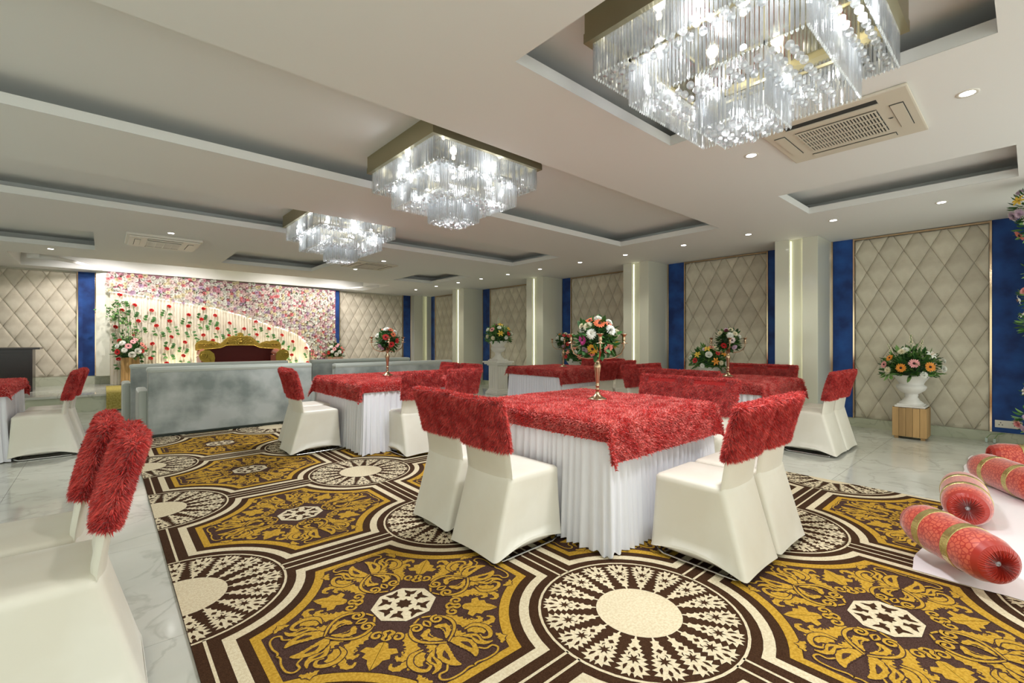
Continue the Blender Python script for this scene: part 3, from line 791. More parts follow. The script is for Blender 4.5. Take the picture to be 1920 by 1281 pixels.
    for s in (-1, 1):
        y = s*(CW/2-.022)
        ch.tube([(.20, y, .40), (.08, y, .06), (.045, y, .018), (.075, y, r+.001), (.47, y, r+.001), (.505, y, .020), (.515, y, .05), (.50, y, .42)], r, M['chrome'], 8)
    ch.tube([(.47, -(CW/2-.022), r+.001), (.47, (CW/2-.022), r+.001)], r*.9, M['chrome'], 8)
    ch.tube([(.10, -(CW/2-.022), r+.001), (.10, (CW/2-.022), r+.001)], r*.9, M['chrome'], 8)
    return sl.mesh('slipcover'), fu.mesh('fur_cover'), ch.mesh('sled_frame')
SL, FU, CHM = chair_meshes(120000)
def mk_chair(loc, rz, label):
    t = thing('banquet_chair', label, 'chair', loc, rz, 'covered banquet chairs')
    obj('slipcover', SL, t); obj('fur_cover', FU, t); obj('sled_frame', CHM, t)
    return t
proto = None
def chair(x, y, rz, label, on_carpet=True):
    """x, y: centre of the rear foot of the chair; rz direction it faces"""
    global proto
    z = .0125 if on_carpet else .001
    if proto is None: proto = mk_chair((x, y, z), rz, label); return proto
    return copy_tree(proto, None, (x, y, z), rz, label)
PXD, PYD, NXD, NYD = 0, PI/2, PI, -PI/2
chair(1.595, 2.165, PXD, 'red fur topped chair, near left of the front table, right one of that pair')
chair(1.635, 2.70, PXD, 'red fur topped chair, near left of the front table, left one of that pair')
chair(2.635, .945, PYD, 'white covered chair nearest the round carpet medallion, left of the front right pair')
chair(3.105, .945, PYD, 'white covered chair of the front right pair, on its right side')
chair(4.02, 1.86, NXD, 'far right chair at the front table, turned to the camera, right one of two')
chair(4.04, 2.33, NXD, 'far side chair at the front table, turned to the camera, left one of two')
chair(1.49, 5.48, PXD, 'chair at the left end of the second table, seen from its side before the sofa')
chair(1.60, 5.97, PXD, 'chair mostly hidden behind the side-on chair left of the second table')
chair(2.61, 4.37, PYD, 'chair with visible sled leg on the near side of the second table')
chair(3.18, 4.38, PYD, 'chair on the near side of the second table, right beside the marble floor')
chair(3.98, 5.86, NXD, 'chair across the second table, left one of two, facing the camera')
chair(3.98, 5.33, NXD, 'chair across the second table, right one of two, facing the camera')
chair(4.85, 2.92, PXD, 'chair back peeking above the front table chairs, left one of two', True)
chair(4.85, 2.43, PXD, 'chair back peeking above the front table chairs, right one of two', True)
chair(7.27, 2.88, NXD, 'chair across the far right table by the column, left one of two', False)
chair(7.27, 2.40, NXD, 'chair across the far right table by the column, right one of two', False)
chair(6.05, 1.375, PYD, 'chair standing on the marble by the blue wall strip, front one of the pair', False)
chair(6.51, 1.375, PYD, 'chair behind its twin on the marble by the blue wall strip', False)
chair(5.66, 3.85, NYD, 'dark red backed chair standing alone right of the main bouquet', False)
chair(6.18, 3.85, NYD, 'small chair back just left of the blue strip behind the front table', False)
chair(6.30, 4.62, PYD, 'left chair of the dark pair just right of the brass candelabra stem', False)
chair(6.80, 4.62, PYD, 'right chair of the dark pair just right of the brass candelabra stem', False)
chair(7.45, 5.92, NXD, 'bright red chair back behind the main bouquet', False)
chair(7.45, 5.38, NXD, 'chair back behind the dark pair right of the bouquet', False)
chair(-.195, 7.19, NXD, 'front chair at the left table with its whole chrome sled showing', False)
chair(-.155, 7.74, NXD, 'rear chair at the left table, behind another one', False)
chair(.120, 2.27, NXD, 'large foreground chair at the lower left corner, fur back nearest the camera', False)
chair(.050, 2.74, NXD, 'foreground chair directly behind the nearest fur back at lower left', False)

# ------------------------------------------------------------------ tables with pleated skirts and fur cloths
def skirt_mesh(w, d, h, seed):
    rnd = random.Random(seed); path = []
    r = .05; hx, hy = w/2, d/2
    def seg(a, b, nrm, L0):
        L = math.dist(a, b); n = int(L/.0125)
        for k in range(n): path.append((a[0]+(b[0]-a[0])*k/n, a[1]+(b[1]-a[1])*k/n, nrm, L0+L*k/n))
        return L0+L
    s = 0
    cs = [((hx, -hy), (hx, hy), (1, 0)), ((hx, hy), (-hx, hy), (0, 1)), ((-hx, hy), (-hx, -hy), (-1, 0)), ((-hx, -hy), (hx, -hy), (0, -1))]
    for a, b, n in cs: s = seg(a, b, n, s)
    ph = []; f = 0; 
    for k in range(len(path)):
        f += 2*PI/(.058+.014*math.sin(k*.11)+.010*math.sin(k*.37))*.0125; ph.append(f)
    big = [math.sin(p[3]*7.1+seed)*.5+math.sin(p[3]*12.7)*.5 for p in path]
    P = []
    for i in range(13):
        u = i/12; z = (h-.02)*(1-u)+.004*u; ring = []
        for k, (x, y, n, _) in enumerate(path):
            cornx = min(abs(abs(x)-hx), 1); corny = min(abs(abs(y)-hy), 1)
            corner = math.exp(-((cornx+corny)/.12)**2)
            amp = .005+.019*u**.8
            o = amp*math.sin(ph[k])+.014*u*u*big[k]+.03*u*u*corner+.010*u
            nx, ny = n
            if corner > .3: nx = (x/hx)*.7; ny = (y/hy)*.7
            ring.append((x+nx*o, y+ny*o, z if i < 12 else .0045+.012*max(0, math.sin(ph[k]*.5))))
        P.append(ring)
    mb = MB(); mb.grid(P, M['satin'], closed_v=True); return mb.mesh('pleated_skirt')
def cloth_pt(u, v, w, d, h, ov, seed):
    """point of the fur cloth: u,v run over the flat cloth"""
    hx, hy = w/2+.012, d/2+.012
    ex = max(0, abs(u)-hx); ey = max(0, abs(v)-hy); sx = 1 if u > 0 else -1; sy = 1 if v > 0 else -1
    wav = .010*math.sin(u*9+seed)*1+.010*math.sin(v*8+seed*2)
    x = min(abs(u), hx)*sx; y = min(abs(v), hy)*sy; z = h+.012
    if ex and ey:
        r = math.hypot(ex, ey); a = math.atan2(ey, ex)
        fl = .030*math.sin(2*a)+.02
        x += sx*fl*(r/ov)*1.1*math.cos(a) + sx*.006; y += sy*fl*(r/ov)*1.1*math.sin(a)+sy*.006; z -= max(0, r-.015)
    elif ex: x += sx*(.006+.04*ex+max(0, ex)*wav*1.5); z -= max(0, ex-.012)
    elif ey: y += sy*(.006+.04*ey+max(0, ey)*wav*1.5); z -= max(0, ey-.012)
    else:
        z += .003*math.sin(u*11+seed)*math.sin(v*9)
        m_ = min(hx-abs(u), hy-abs(v)); 
        if m_ < .03: z -= .010*(1-m_/.03)**2
    return Vector((x, y, z))
def cloth_mesh(w, d, h, ox, oy, fur_n, seed, shiftx=0, shifty=0):
    rnd = random.Random(seed); U = w/2+ox; V = d/2+oy; nu, nv = 46, 46; G = []
    for i in range(nu+1):
        G.append([cloth_pt(-U+2*U*i/nu+shiftx, -V+2*V*j/nv+shifty, w, d, h, max(ox, oy), seed) for j in range(nv+1)])
    mb = MB(); mb.grid([[tuple(p) for p in r] for r in G], M['furbase']); patches = []
    for i in range(nu):
        for j in range(nv):
            a, b, c, e = G[i][j], G[i+1][j], G[i][j+1], G[i+1][j+1]
            u = b-a; v = c-a; n = u.cross(v)
            if n.length < 1e-7: continue
            n.normalize()
            out = Vector((a.x/(w/2), a.y/(d/2), 0)) if a.z < h-.005 else Vector((0, 0, 1))
            if n.dot(out) < 0: n = -n
            patches.append((a, u, v, n))
    fur_blades(mb, patches, fur_n, .021, rnd, M['furcloth_lit'], wid=.0026, grav=.15)
    return mb.mesh('fur_tablecloth')
TH = .765
def table(cx, cy, w, d, label, clabel, skirt, cloth, z=.0):
    t = thing('banquet_table', label, 'table', (cx, cy, z), group='skirted banquet tables')
    MB().box(-w/2, w/2, -d/2, d/2, TH-.03, TH, M['white_plastic'], bev=.006).build('table_top', t)
    obj('pleated_skirt', skirt, t)
    for sx in (-1, 1):
        for sy in (-1, 1): MB().tube([(sx*(w/2-.1), sy*(d/2-.1), .002), (sx*(w/2-.1), sy*(d/2-.1), TH-.03)], .014, M['chrome'], 8).build('table_leg', t)
    obj('fur_tablecloth', cloth, None, (cx, cy, z), label=clabel, cat='tablecloth', group='red fur tablecloths')
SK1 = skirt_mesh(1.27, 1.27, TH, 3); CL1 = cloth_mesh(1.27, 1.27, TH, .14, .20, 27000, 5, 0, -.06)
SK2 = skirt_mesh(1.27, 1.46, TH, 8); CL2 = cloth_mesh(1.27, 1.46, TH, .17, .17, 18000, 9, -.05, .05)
table(2.80, 2.24, 1.27, 1.27, 'front banquet table with white pleated skirt under the big bouquet', 'red fur cloth on the front table with a corner hanging to a point', SK1, CL1, .012)
table(2.74, 5.53, 1.27, 1.46, 'second banquet table with white pleated skirt before the grey sofas', 'red fur cloth on the second table before the grey sofas', SK2, CL2, .012)
table(6.24, 5.78, 1.27, 1.27, 'far banquet table with white skirt near the white pedestal', 'dark red fur cloth on the far table near the white pedestal', SK1, CL1)
table(6.02, 2.60, 1.27, 1.27, 'right hand banquet table with white skirt before the columns', 'dark red fur cloth on the right hand table before the columns', SK1, CL1)
table(-1.40, 7.75, 1.27, 1.46, 'left edge banquet table with white skirt, cut by the photo edge', 'red fur cloth on the table at the left edge of the photo', SK2, CL2)

# ------------------------------------------------------------------ flowers
def petal_ring(mb, n, r0, r1, w, lift, m, seed=0, tip=.6, droop=0):
    rnd = random.Random(seed)
    for k in range(n):
        a = 2*PI*(k+rnd.uniform(-.15, .15))/n; ca, sa = math.cos(a), math.sin(a); R = r1*rnd.uniform(.9, 1.05)
        pts = [(r0, -w*.35, lift*.2), (r0, w*.35, lift*.2), (R*.6, -w*.5, lift*.8), (R*.6, w*.5, lift*.8), (R*.9, -w*.5*tip, lift-droop), (R*.9, w*.5*tip, lift-droop), (R, 0, lift-droop*1.4)]
        mb.add([(x*ca-y*sa, x*sa+y*ca, z) for x, y, z in pts], [(0, 1, 3, 2), (2, 3, 5, 4), (4, 5, 6)], m)
def f_gerbera(r, m, seed=0, dark=True):
    mb = MB(); petal_ring(mb, 15, r*.18, r, r*.34, r*.12, m, seed); petal_ring(mb, 12, r*.15, r*.72, r*.26, r*.22, m, seed+3)
    mb.lathe([(.0004, r*.26), (r*.18, r*.22), (r*.24, r*.12)], M['f_dark'] if dark else M['f_gold'], 10); return mb
def f_mum(r, m, seed=0):
    mb = MB()
    for k, (n, rr, lf_) in enumerate(((16, 1, .05), (15, .88, .22), (13, .70, .38), (10, .5, .5), (7, .32, .58))): petal_ring(mb, n, r*.05, r*rr, r*.20, r*lf_, m, seed+k, .7)
    return mb
def f_rose(r, m, seed=0, rings=4):
    mb = MB(); rnd = random.Random(seed)
    for k in range(rings):
        n = 5 if k < rings-1 else 3; rr = r*(1-.24*k)
        for j in range(n):
            a0 = 2*PI*j/n+k*.7; P = []
            for i in range(4):
                a = a0+(i-1.5)*(2*PI/n)*.42
                P.append([(rr*.35*math.cos(a), rr*.35*math.sin(a), 0), (rr*.85*math.cos(a), rr*.85*math.sin(a), r*(.28+.14*k)), (rr*(1.0 if i in (1, 2) else .92)*math.cos(a), rr*(1.0 if i in (1, 2) else .92)*math.sin(a), r*(.42+.15*k))])
            mb.grid(P, m)
    return mb
def f_lily(r, m, seed=0):
    mb = MB(); petal_ring(mb, 6, r*.08, r, r*.42, r*.45, m, seed, .55, .2*r); petal_ring(mb, 5, r*.02, r*.4, r*.06, r*.6, M['f_gold'], seed+2); return mb
def f_spike(r, m, seed=0):
    mb = MB(); rnd = random.Random(seed)
    mb.tube([(0, 0, -r), (0, 0, r*2.2)], r*.06, M['leaf_pale'], 4)
    for k in range(16):
        a = k*2.4; z = r*2.3*k/16; q = r*.34*(1-.6*k/16)
        mb.sphere((q*math.cos(a), q*math.sin(a), z), r*.17*(1-.4*k/16), m, 5, 3)
    return mb
FK = dict(g=(f_gerbera, 'gerbera'), m=(f_mum, 'chrysanthemum'), r=(f_rose, 'rose'), l=(f_lily, 'lily'), s=(f_spike, 'flower_spike'))
fcache = {}
def fmesh(kind, r, col):
    k = (kind, round(r, 3), col)
    if k not in fcache: fcache[k] = FK[kind][0](r, M['f_'+col], len(fcache)).mesh(FK[kind][1])
    return fcache[k]
def leaf_blade(mb, p, d, L, w, m, rnd, up=Vector((0, 0, 1))):
    s = d.cross(up)
    if s.length < .1: s = d.cross(Vector((1, 0, 0)))
    s = (s.normalized()+Vector((rnd.gauss(0, .4), rnd.gauss(0, .4), rnd.gauss(0, .4)))).normalized(); s = (s-d*s.dot(d)).normalized()
    n = d.cross(s); q = [p, p+d*L*.35+s*w+n*w*.3, p+d*L*.35-s*w+n*w*.3, p+d*L*.75+s*w*.7, p+d*L*.75-s*w*.7, p+d*L-n*L*.12]
    mid = p+d*L*.5-n*w*.15
    k = len(mb.v); mb.v.extend([tuple(x) for x in q]+[tuple(mid)]); i = mb.mi(m)
    fs = [(0, 1, 6), (0, 6, 2), (1, 3, 6), (2, 6, 4), (3, 5, 6), (6, 5, 4)]
    mb.f.extend([tuple(a+k for a in f) for f in fs]); mb.m.extend([i]*6); mb.sm.extend([True]*6)
def bouquet(name, loc, label, rx, rz_, c, flowers, nleaf, leaf_r=(.05, .014), lower=-.9, seed=0, big_leaves=0, spikes=0, group=None, pale=.25, face=None):
    """flowers: list of (kind, radius, colour, azimuth or None, elevation or None); c: centre height above loc"""
    rnd = random.Random(seed); t = thing(name, label, 'flowers', loc, group=group)
    mb = MB()
    for k in range(nleaf):
        a = rnd.uniform(0, 2*PI); se = rnd.uniform(lower, 1); ce = math.sqrt(max(0, 1-se*se)); q = rnd.uniform(.40, .84)
        d = Vector((ce*math.cos(a), ce*math.sin(a), se)); p = Vector((d.x*rx*q, d.y*rx*q, c+d.z*rz_*q))
        dd = (d+Vector((rnd.gauss(0, .5), rnd.gauss(0, .5), rnd.gauss(0, .4)-.2))).normalized()
        leaf_blade(mb, p, dd, leaf_r[0]*rnd.uniform(.7, 1.5), leaf_r[1]*rnd.uniform(.7, 1.3), M['leaf_pale'] if rnd.random() < pale else M['leaf'], rnd)
    mb.sphere((0, 0, c-.02*rz_), 1, M['leaf'], 12, 8, sc=(rx*.55, rx*.55, rz_*.6))
    for k in range(10):
        a = rnd.uniform(0, 2*PI); mb.tube([(0, 0, 0), (rx*.3*math.cos(a), rx*.3*math.sin(a), c*.6), (rx*.6*math.cos(a), rx*.6*math.sin(a), c)], .003, M['leaf'], 4)
    mb.build('foliage', t, kind='stuff')
    if big_leaves:
        lm = MB(); leaf_blade(lm, Vector((0, 0, 0)), Vector((1, 0, 0)), .085, .022, M['leaf'], random.Random(1)); lme = lm.mesh('leaf')
        for k in range(big_leaves):
            a = rnd.uniform(0, 2*PI); se = rnd.uniform(lower, .9); ce = math.sqrt(1-se*se)
            o = obj('leaf', lme, t, (ce*math.cos(a)*rx*.85, ce*math.sin(a)*rx*.85, c+se*rz_*.85)); o.rotation_euler = (rnd.uniform(-1, 1), rnd.uniform(-.7, .9)-se, a+rnd.gauss(0, .5))
    for k, (kd, r, col, az, el) in enumerate(flowers):
        if az is None: az = rnd.uniform(0, 2*PI)
        if el is None: el = rnd.uniform(-.35, 1.2)
        d = Vector((math.cos(el)*math.cos(az), math.cos(el)*math.sin(az), math.sin(el)))
        o = obj(FK[kd][1], fmesh(kd, r, col), t, (d.x*rx*1.04, d.y*rx*1.04, c+d.z*rz_*1.04))
        dn = Vector((d.x/rx, d.y/rx, d.z/rz_)).normalized() if kd != 's' else (d+Vector((0, 0, .8))).normalized()
        o.rotation_euler = dn.to_track_quat('Z', 'Y').to_euler()
    return t
def cam_az(x, y): return math.atan2(-y, -x)
def candelabra(x, y, z, label):
    t = thing('candelabra', label, 'candelabra', (x, y, z), group='brass candelabra vases')
    MB().lathe([(.001, .001), (.070, .001), (.072, .006), (.060, .012), (.040, .022), (.024, .038), (.016, .052), (.014, .060)], M['candel'], 24).build('base', t)
    MB().lathe([(.012, .058), (.012, .070), (.018, .076), (.012, .084), (.013, .10), (.020, .106), (.012, .112), (.014, .130), (.020, .20), (.027, .245), (.028, .262), (.018, .282), (.014, .30), (.020, .31), (.018, .335)], M['candel'], 20).build('stem', t)
    MB().lathe([(.018, .33), (.055, .36), (.060, .40), (.056, .40), (.050, .362), (.01, .34)], M['candel'], 20).build('bowl', t)
    a0 = cam_az(x, y)+.10
    for k in range(4):
        a = a0+PI*k/2
        c, s = math.cos(a), math.sin(a); pr = [(.02, .325), (.07, .315), (.13, .325), (.178, .355), (.20, .40), (.20, .43)]
        MB().tube([(r*c, r*s, zz) for r, zz in pr], [.007, .007, .006, .006, .006, .006], M['candel'], 8).build('arm', t)
        T = Matrix.Translation((.20*c, .20*s, .43))
        mb = MB(); mb.lathe([(.006, 0), (.032, .004), (.034, .007), (.012, .010), (.010, .022), (.016, .030), (.012, .044), (.014, .060), (.026, .072), (.027, .076), (.014, .076), (.012, .050)], M['candel'], 16, T=T)
        mb.build('candle_cup', t)
    return t
A = .0
def ca(x, y, off): return cam_az(x, y)+off
tz = TH+.027
candelabra(2.86, 2.23, tz+.010, 'tall brass candelabra holding the largest bouquet on the front table')
b = ca(2.86, 2.23, 0)
# azimuth offsets: positive turns to the left of the photo as seen from the camera
F1 = [('m', .042, 'white', b+.05, 1.15), ('g', .045, 'coral', b-.75, 1.0), ('g', .048, 'coral', b+.12, .75), ('m', .036, 'white', b+.95, .85), ('g', .032, 'coral', b+.75, .72),
      ('m', .047, 'white', b+.72, .38), ('m', .042, 'cream', b-.62, .60), ('m', .046, 'white', b-.30, .18), ('g', .042, 'magenta', b-.80, -.10), ('g', .046, 'yellow', b-.28, -.55),
      ('g', .042, 'salmon', b+.62, -.52), ('m', .036, 'cream', b+1.25, .25), ('m', .034, 'cream', b-1.15, .62), ('m', .034, 'lilac', b-.82, -.62), ('g', .03, 'pink', b-.45, -.85),
      ('m', .04, 'white', b+2.4, .4), ('g', .04, 'red', b+3.1, .2), ('m', .04, 'white', b-2.2, .5), ('g', .04, 'coral', b-2.7, -.2), ('g', .04, 'yellow', b+2.0, -.3)]
bouquet('flower_bouquet', (2.86, 2.23, tz+.34), 'largest bouquet of white chrysanthemums, coral, magenta and yellow gerberas', .150, .150, .145, F1, 420, (.05, .015), -.95, 3, big_leaves=70, group='candelabra bouquets')
candelabra(2.79, 5.62, tz+.012, 'brass candelabra on the second table in front of the sofas')
b = ca(2.79, 5.62, 0)
F2 = [('g', .045, 'coral', b+.5, 1.0), ('m', .048, 'white', b-.2, 1.1), ('g', .03, 'coral', b-.9, 1.1), ('m', .04, 'white', b+1.0, .75), ('g', .042, 'coral', b+.55, .5), ('g', .046, 'red', b-.15, .25),
      ('g', .04, 'red', b+.9, -.05), ('g', .044, 'red', b+.35, -.35), ('m', .036, 'white', b-1.1, .4), ('m', .036, 'lilac', b-.8, -.5), ('m', .03, 'lilac', b-.6, -.75), ('g', .04, 'red', b+2.5, .2), ('m', .04, 'white', b-2.4, .3)]
bouquet('flower_bouquet', (2.79, 5.62, tz+.34), 'dark leaved bouquet of red and coral gerberas on the second table', .145, .150, .135, F2, 420, (.055, .013), -.98, 5, pale=.1, group='candelabra bouquets')
candelabra(6.24, 5.64, tz, 'small looking brass candelabra on the far table left of the main bouquet')
b = ca(6.24, 5.64, 0)
F3 = [('m', .04, 'cream', b+.5, 1.0), ('g', .038, 'red', b+.1, .7), ('g', .036, 'red', b+.7, .6), ('m', .042, 'white', b-.1, .25), ('m', .04, 'white', b-.8, .4), ('g', .046, 'red', b+.55, -.3), ('m', .038, 'lilac', b, -.6), ('g', .03, 'orange', b-.7, .9), ('m', .03, 'white', b+1.2, .3)]
bouquet('flower_bouquet', (6.24, 5.64, tz+.33), 'small round bouquet with red and white blooms on the far table', .150, .150, .135, F3, 420, (.05, .013), -.98, 6, pale=.15, group='candelabra bouquets')
candelabra(6.12, 2.64, tz, 'brass candelabra on the right hand table in front of the padded panel')
b = ca(6.12, 2.64, 0)
F4 = [('m', .042, 'cream', b+.35, 1.0), ('m', .034, 'lilac', b-.3, 1.1), ('m', .036, 'maroonf', b-.2, .9), ('m', .042, 'cream', b+.65, .55), ('m', .05, 'white', b+.15, .4), ('m', .046, 'cream', b-.8, .6), ('g', .044, 'blush', b+.3, .0),
      ('g', .042, 'red', b-.35, -.45), ('m', .042, 'lilac', b+.6, -.6), ('m', .03, 'white', b+1.1, .3)]
bouquet('flower_bouquet', (6.12, 2.64, tz+.34), 'loose bouquet of cream, blush and maroon flowers on the right hand table', .150, .150, .135, F4, 380, (.06, .016), -.9, 7, pale=.25, group='candelabra bouquets')

# ------------------------------------------------------------------ urns on crates and on the pedestal
def crate(x, y, w, d, h, label, nplank=5, rz=0):
    t = thing('wooden_crate', label, 'crate', (x, y, .001), rz)
    MB().box(-w/2+.014, w/2-.014, -d/2+.014, d/2-.014, .035, h-.02, M['black']).build('inner_box', t)
    for s in (-1, 1):
        for k in range(nplank):
            a = -d/2+d*k/nplank; MB().box(s*(w/2-.007)-.007, s*(w/2-.007)+.007, a+.0015, a+d/nplank-.0015, .03, h-.004*(k % 2), M['plank'], bev=.002).build('plank', t)
            a = -w/2+.015+(w-.03)*k/nplank; MB().box(a+.0015, a+(w-.03)/nplank-.0015, s*(d/2-.007)-.007, s*(d/2-.007)+.007, .03, h-.004*(k % 2), M['plank'], bev=.002).build('plank', t)
    for sx in (-1, 1):
        for sy in (-1, 1): MB().box(sx*(w/2-.04)-.02, sx*(w/2-.04)+.02, sy*(d/2-.04)-.02, sy*(d/2-.04)+.02, 0, .05, M['plank']).build('foot', t)
def urn(x, y, z, s, label):
    t = thing('plaster_urn', label, 'urn', (x, y, z), group='white plaster urns')
    MB().box(-.15*s, .15*s, -.15*s, .15*s, 0, .025*s, M['plaster'], bev=.005).box(-.13*s, .13*s, -.13*s, .13*s, .025*s, .045*s, M['plaster'], bev=.005).build('base', t)
    mb = MB(); mb.lathe([(.125, .045), (.12, .06), (.085, .09), (.062, .13), (.070, .155), (.062, .165), (.085, .18), (.13, .215), (.150, .25), (.150, .275), (.125, .292), (.120, .30), (.135, .33), (.165, .375), (.185, .40), (.190, .415), (.180, .415), (.15, .38), (.10, .33), (.001, .32)], M['plaster'], 32, T=Matrix.Scale(s, 4), ribs=.018)
    mb.build('bowl', t)
def urn_flowers(x, y, z, s, label, spec, seed, nl=420):
    bb = cam_az(x, y); fl = [(k, r*s, c, bb+a, e) for k, r, c, a, e in spec]
    t = bouquet('flower_arrangement', (x, y, z), label, .30*s, .30*s, .07*s, fl, int(nl*1.3), (.085*s, .015*s), -.25, seed, big_leaves=30, group='urn arrangements', pale=.5)
crate(7.86, 1.04, .34, .34, .40, 'pine crate under the white urn at right, made of upright planks', 5)
urn(7.86, 1.04, .401, 1.0, 'white ribbed urn on the pine crate against the large beige panel')
U1 = [('s', .06, 'cream', -.05, 1.35), ('s', .05, 'cream', .5, 1.0), ('l', .06, 'white', .75, .65), ('g', .06, 'orange', .55, .18), ('g', .058, 'pink', .08, .30), ('g', .055, 'orange', -.30, .12), ('g', .05, 'pink', -.95, .22), ('m', .05, 'white', 1.1, .1), ('m', .05, 'cream', -.4, .8),
      ('s', .045, 'cream', -1.0, .8), ('m', .045, 'white', .35, -.12), ('m', .045, 'cream', -.75, .02), ('g', .045, 'orange', -.8, .5), ('m', .05, 'white', -.3, .9), ('m', .04, 'white', 1.3, .4), ('m', .05, 'white', 2.6, .5), ('g', .05, 'orange', 3.4, .4)]
urn_flowers(7.86, 1.04, .80, 1.08, 'wide arrangement with pink and orange gerberas in the urn on the crate', U1, 11)
crate(7.86, 3.72, .34, .34, .40, 'wooden crate hidden behind the right hand table', 5)
urn(7.86, 3.72, .401, 1.0, 'white urn partly hidden behind the front right chairs, before the second beige panel')
U2 = [('s', .05, 'cream', .1, 1.3), ('m', .05, 'cream', .55, .9), ('g', .045, 'salmon', .2, .95), ('l', .06, 'yellow', -.1, .8), ('g', .04, 'red', .5, .55), ('r', .055, 'white', .0, .45), ('l', .06, 'orange', .85, .5), ('l', .065, 'orange', .30, .12), ('l', .06, 'yellow', -.6, .45), ('g', .05, 'red', -.7, .15),
      ('m', .045, 'white', -.3, -.1), ('m', .05, 'white', .95, .0), ('m', .045, 'cream', .6, .05), ('m', .04, 'lilac', -.3, .8), ('m', .05, 'white', -1.1, .3)]
urn_flowers(7.86, 3.72, .80, 1.08, 'urn arrangement of yellow lilies and white roses beside the right candelabra', U2, 12)
crate(7.86, 6.75, .34, .34, .40, 'wooden crate far back, hidden behind the dark red chairs', 5)
urn(7.86, 6.75, .401, 1.0, 'white urn far back, glimpsed left of the main candelabra stem')
urn_flowers(7.86, 6.75, .80, 1.0, 'salmon and white arrangement in the urn just behind the main bouquet', [(k, r, {'orange': 'salmon', 'yellow': 'salmon'}.get(c, c), a, e) for k, r, c, a, e in U2], 13, 260)
# pedestal
t = thing('pedestal', 'white square fluted pedestal with moulded cap and foot', 'pedestal', (7.02, 8.42, .001))
MB().box(-.22, .22, -.22, .22, 0, .06, M['plaster'], bev=.008).box(-.20, .20, -.20, .20, .06, .09, M['plaster'], bev=.01).box(-.18, .18, -.18, .18, .09, .12, M['plaster'], bev=.01).build('foot', t)
mb = MB().box(-.16, .16, -.16, .16, .12, .68, M['plaster'])
for k in range(4):
    for s in (-1, 1):
        o = -.11+.073*k; mb.box(s*.163-.004, s*.163+.004, o-.022, o+.022, .15, .64, M['plaster']); mb.box(o-.022, o+.022, s*.163-.004, s*.163+.004, .15, .64, M['plaster'])
mb.build('shaft', t)
MB().box(-.19, .19, -.19, .19, .68, .71, M['plaster'], bev=.008).box(-.24, .24, -.24, .24, .71, .75, M['plaster'], bev=.008).box(-.27, .27, -.27, .27, .75, .785, M['plaster'], bev=.008).build('cap', t)
urn(7.02, 8.42, .787, 1.15, 'white ribbed urn standing on the square pedestal')
U3 = [('s', .06, 'white', .1, 1.45), ('l', .07, 'yellow', .3, 1.05), ('g', .06, 'pink', -.5, .6), ('l', .075, 'yellow', .15, .30), ('g', .05, 'red', .8, .3), ('m', .05, 'white', .1, .75), ('m', .05, 'white', 1.2, .3), ('l', .06, 'yellow', 1.0, .65), ('m', .05, 'white', .55, .02), ('m', .05, 'cream', -.35, .0),
      ('m', .05, 'white', -1.0, .6), ('g', .04, 'maroonf', -.2, 1.1), ('m', .05, 'cream', -.8, .1)]
urn_flowers(7.02, 8.42, 1.25, 1.12, 'arrangement of yellow lilies and white blooms on the pedestal urn', U3, 14)
t = thing('speaker_box', 'black box beside the pedestal with a small orange print', 'box', (7.47, 8.35, .001))
MB().box(-.14, .14, -.2, .2, 0, .66, M['black'], bev=.008).build('case', t)
MB().add([(-.141, -.12, .58), (-.141, .10, .58), (-.141, .10, .38)], [(0, 1, 2)], M['orange_art']).build('print', t)

# ------------------------------------------------------------------ sofas (backs to the camera)
def sofa(x0, x1, y, label, h=.90):
    w = x1-x0; t = thing('velvet_sofa', label, 'sofa', (x0, y, .012 if x1 < 4.87 else .001), group='grey velvet stage sofas')
    MB().box(0, w, 0, .10, .03, h-.045, M['sofa'], bev=.012).build('back', t)
    mb = MB().box(-.012, w+.012, -.012, .17, h-.075, h, M['sofa_pipe'], bev=.035)
    mb.build('top_roll', t)
    n = 6
    for k in range(n):
        MB().box(w*k/n+.002, w*(k+1)/n-.002, .10, .19, .42, h-.03, M['sofa_pipe'], bev=.03).build('back_channel', t)
    for s in (0, 1):
        a = -.09 if s == 0 else w-.02
        MB().box(a, a+.11, .105, .82, .03, .60, M['sofa_pipe'], bev=.03).build('armrest', t)
    MB().box(.11, w-.11, .10, .78, .06, .30, M['sofa'], bev=.02).build('seat_base', t)
    for k in range(3): MB().box(.115+(w-.23)*k/3, .11+(w-.23)*(k+1)/3, .18, .80, .30, .43, M['sofa_pipe'], bev=.04).build('seat_cushion', t)
    MB().box(-.004, w+.004, -.006, .75, .0, .03, M['black']).build('plinth', t)
sofa(.42, 2.44, 7.50, 'largest grey velvet sofa back, nearest on the left above the carpet', .905)
sofa(.30, 2.52, 9.02, 'grey sofa back directly behind the nearest left one', .89)
sofa(2.86, 5.15, 7.60, 'grey sofa back behind the second table', .885)
sofa(2.98, 5.05, 9.10, 'rearmost grey sofa back on the right, below the flower wall corner', .90)

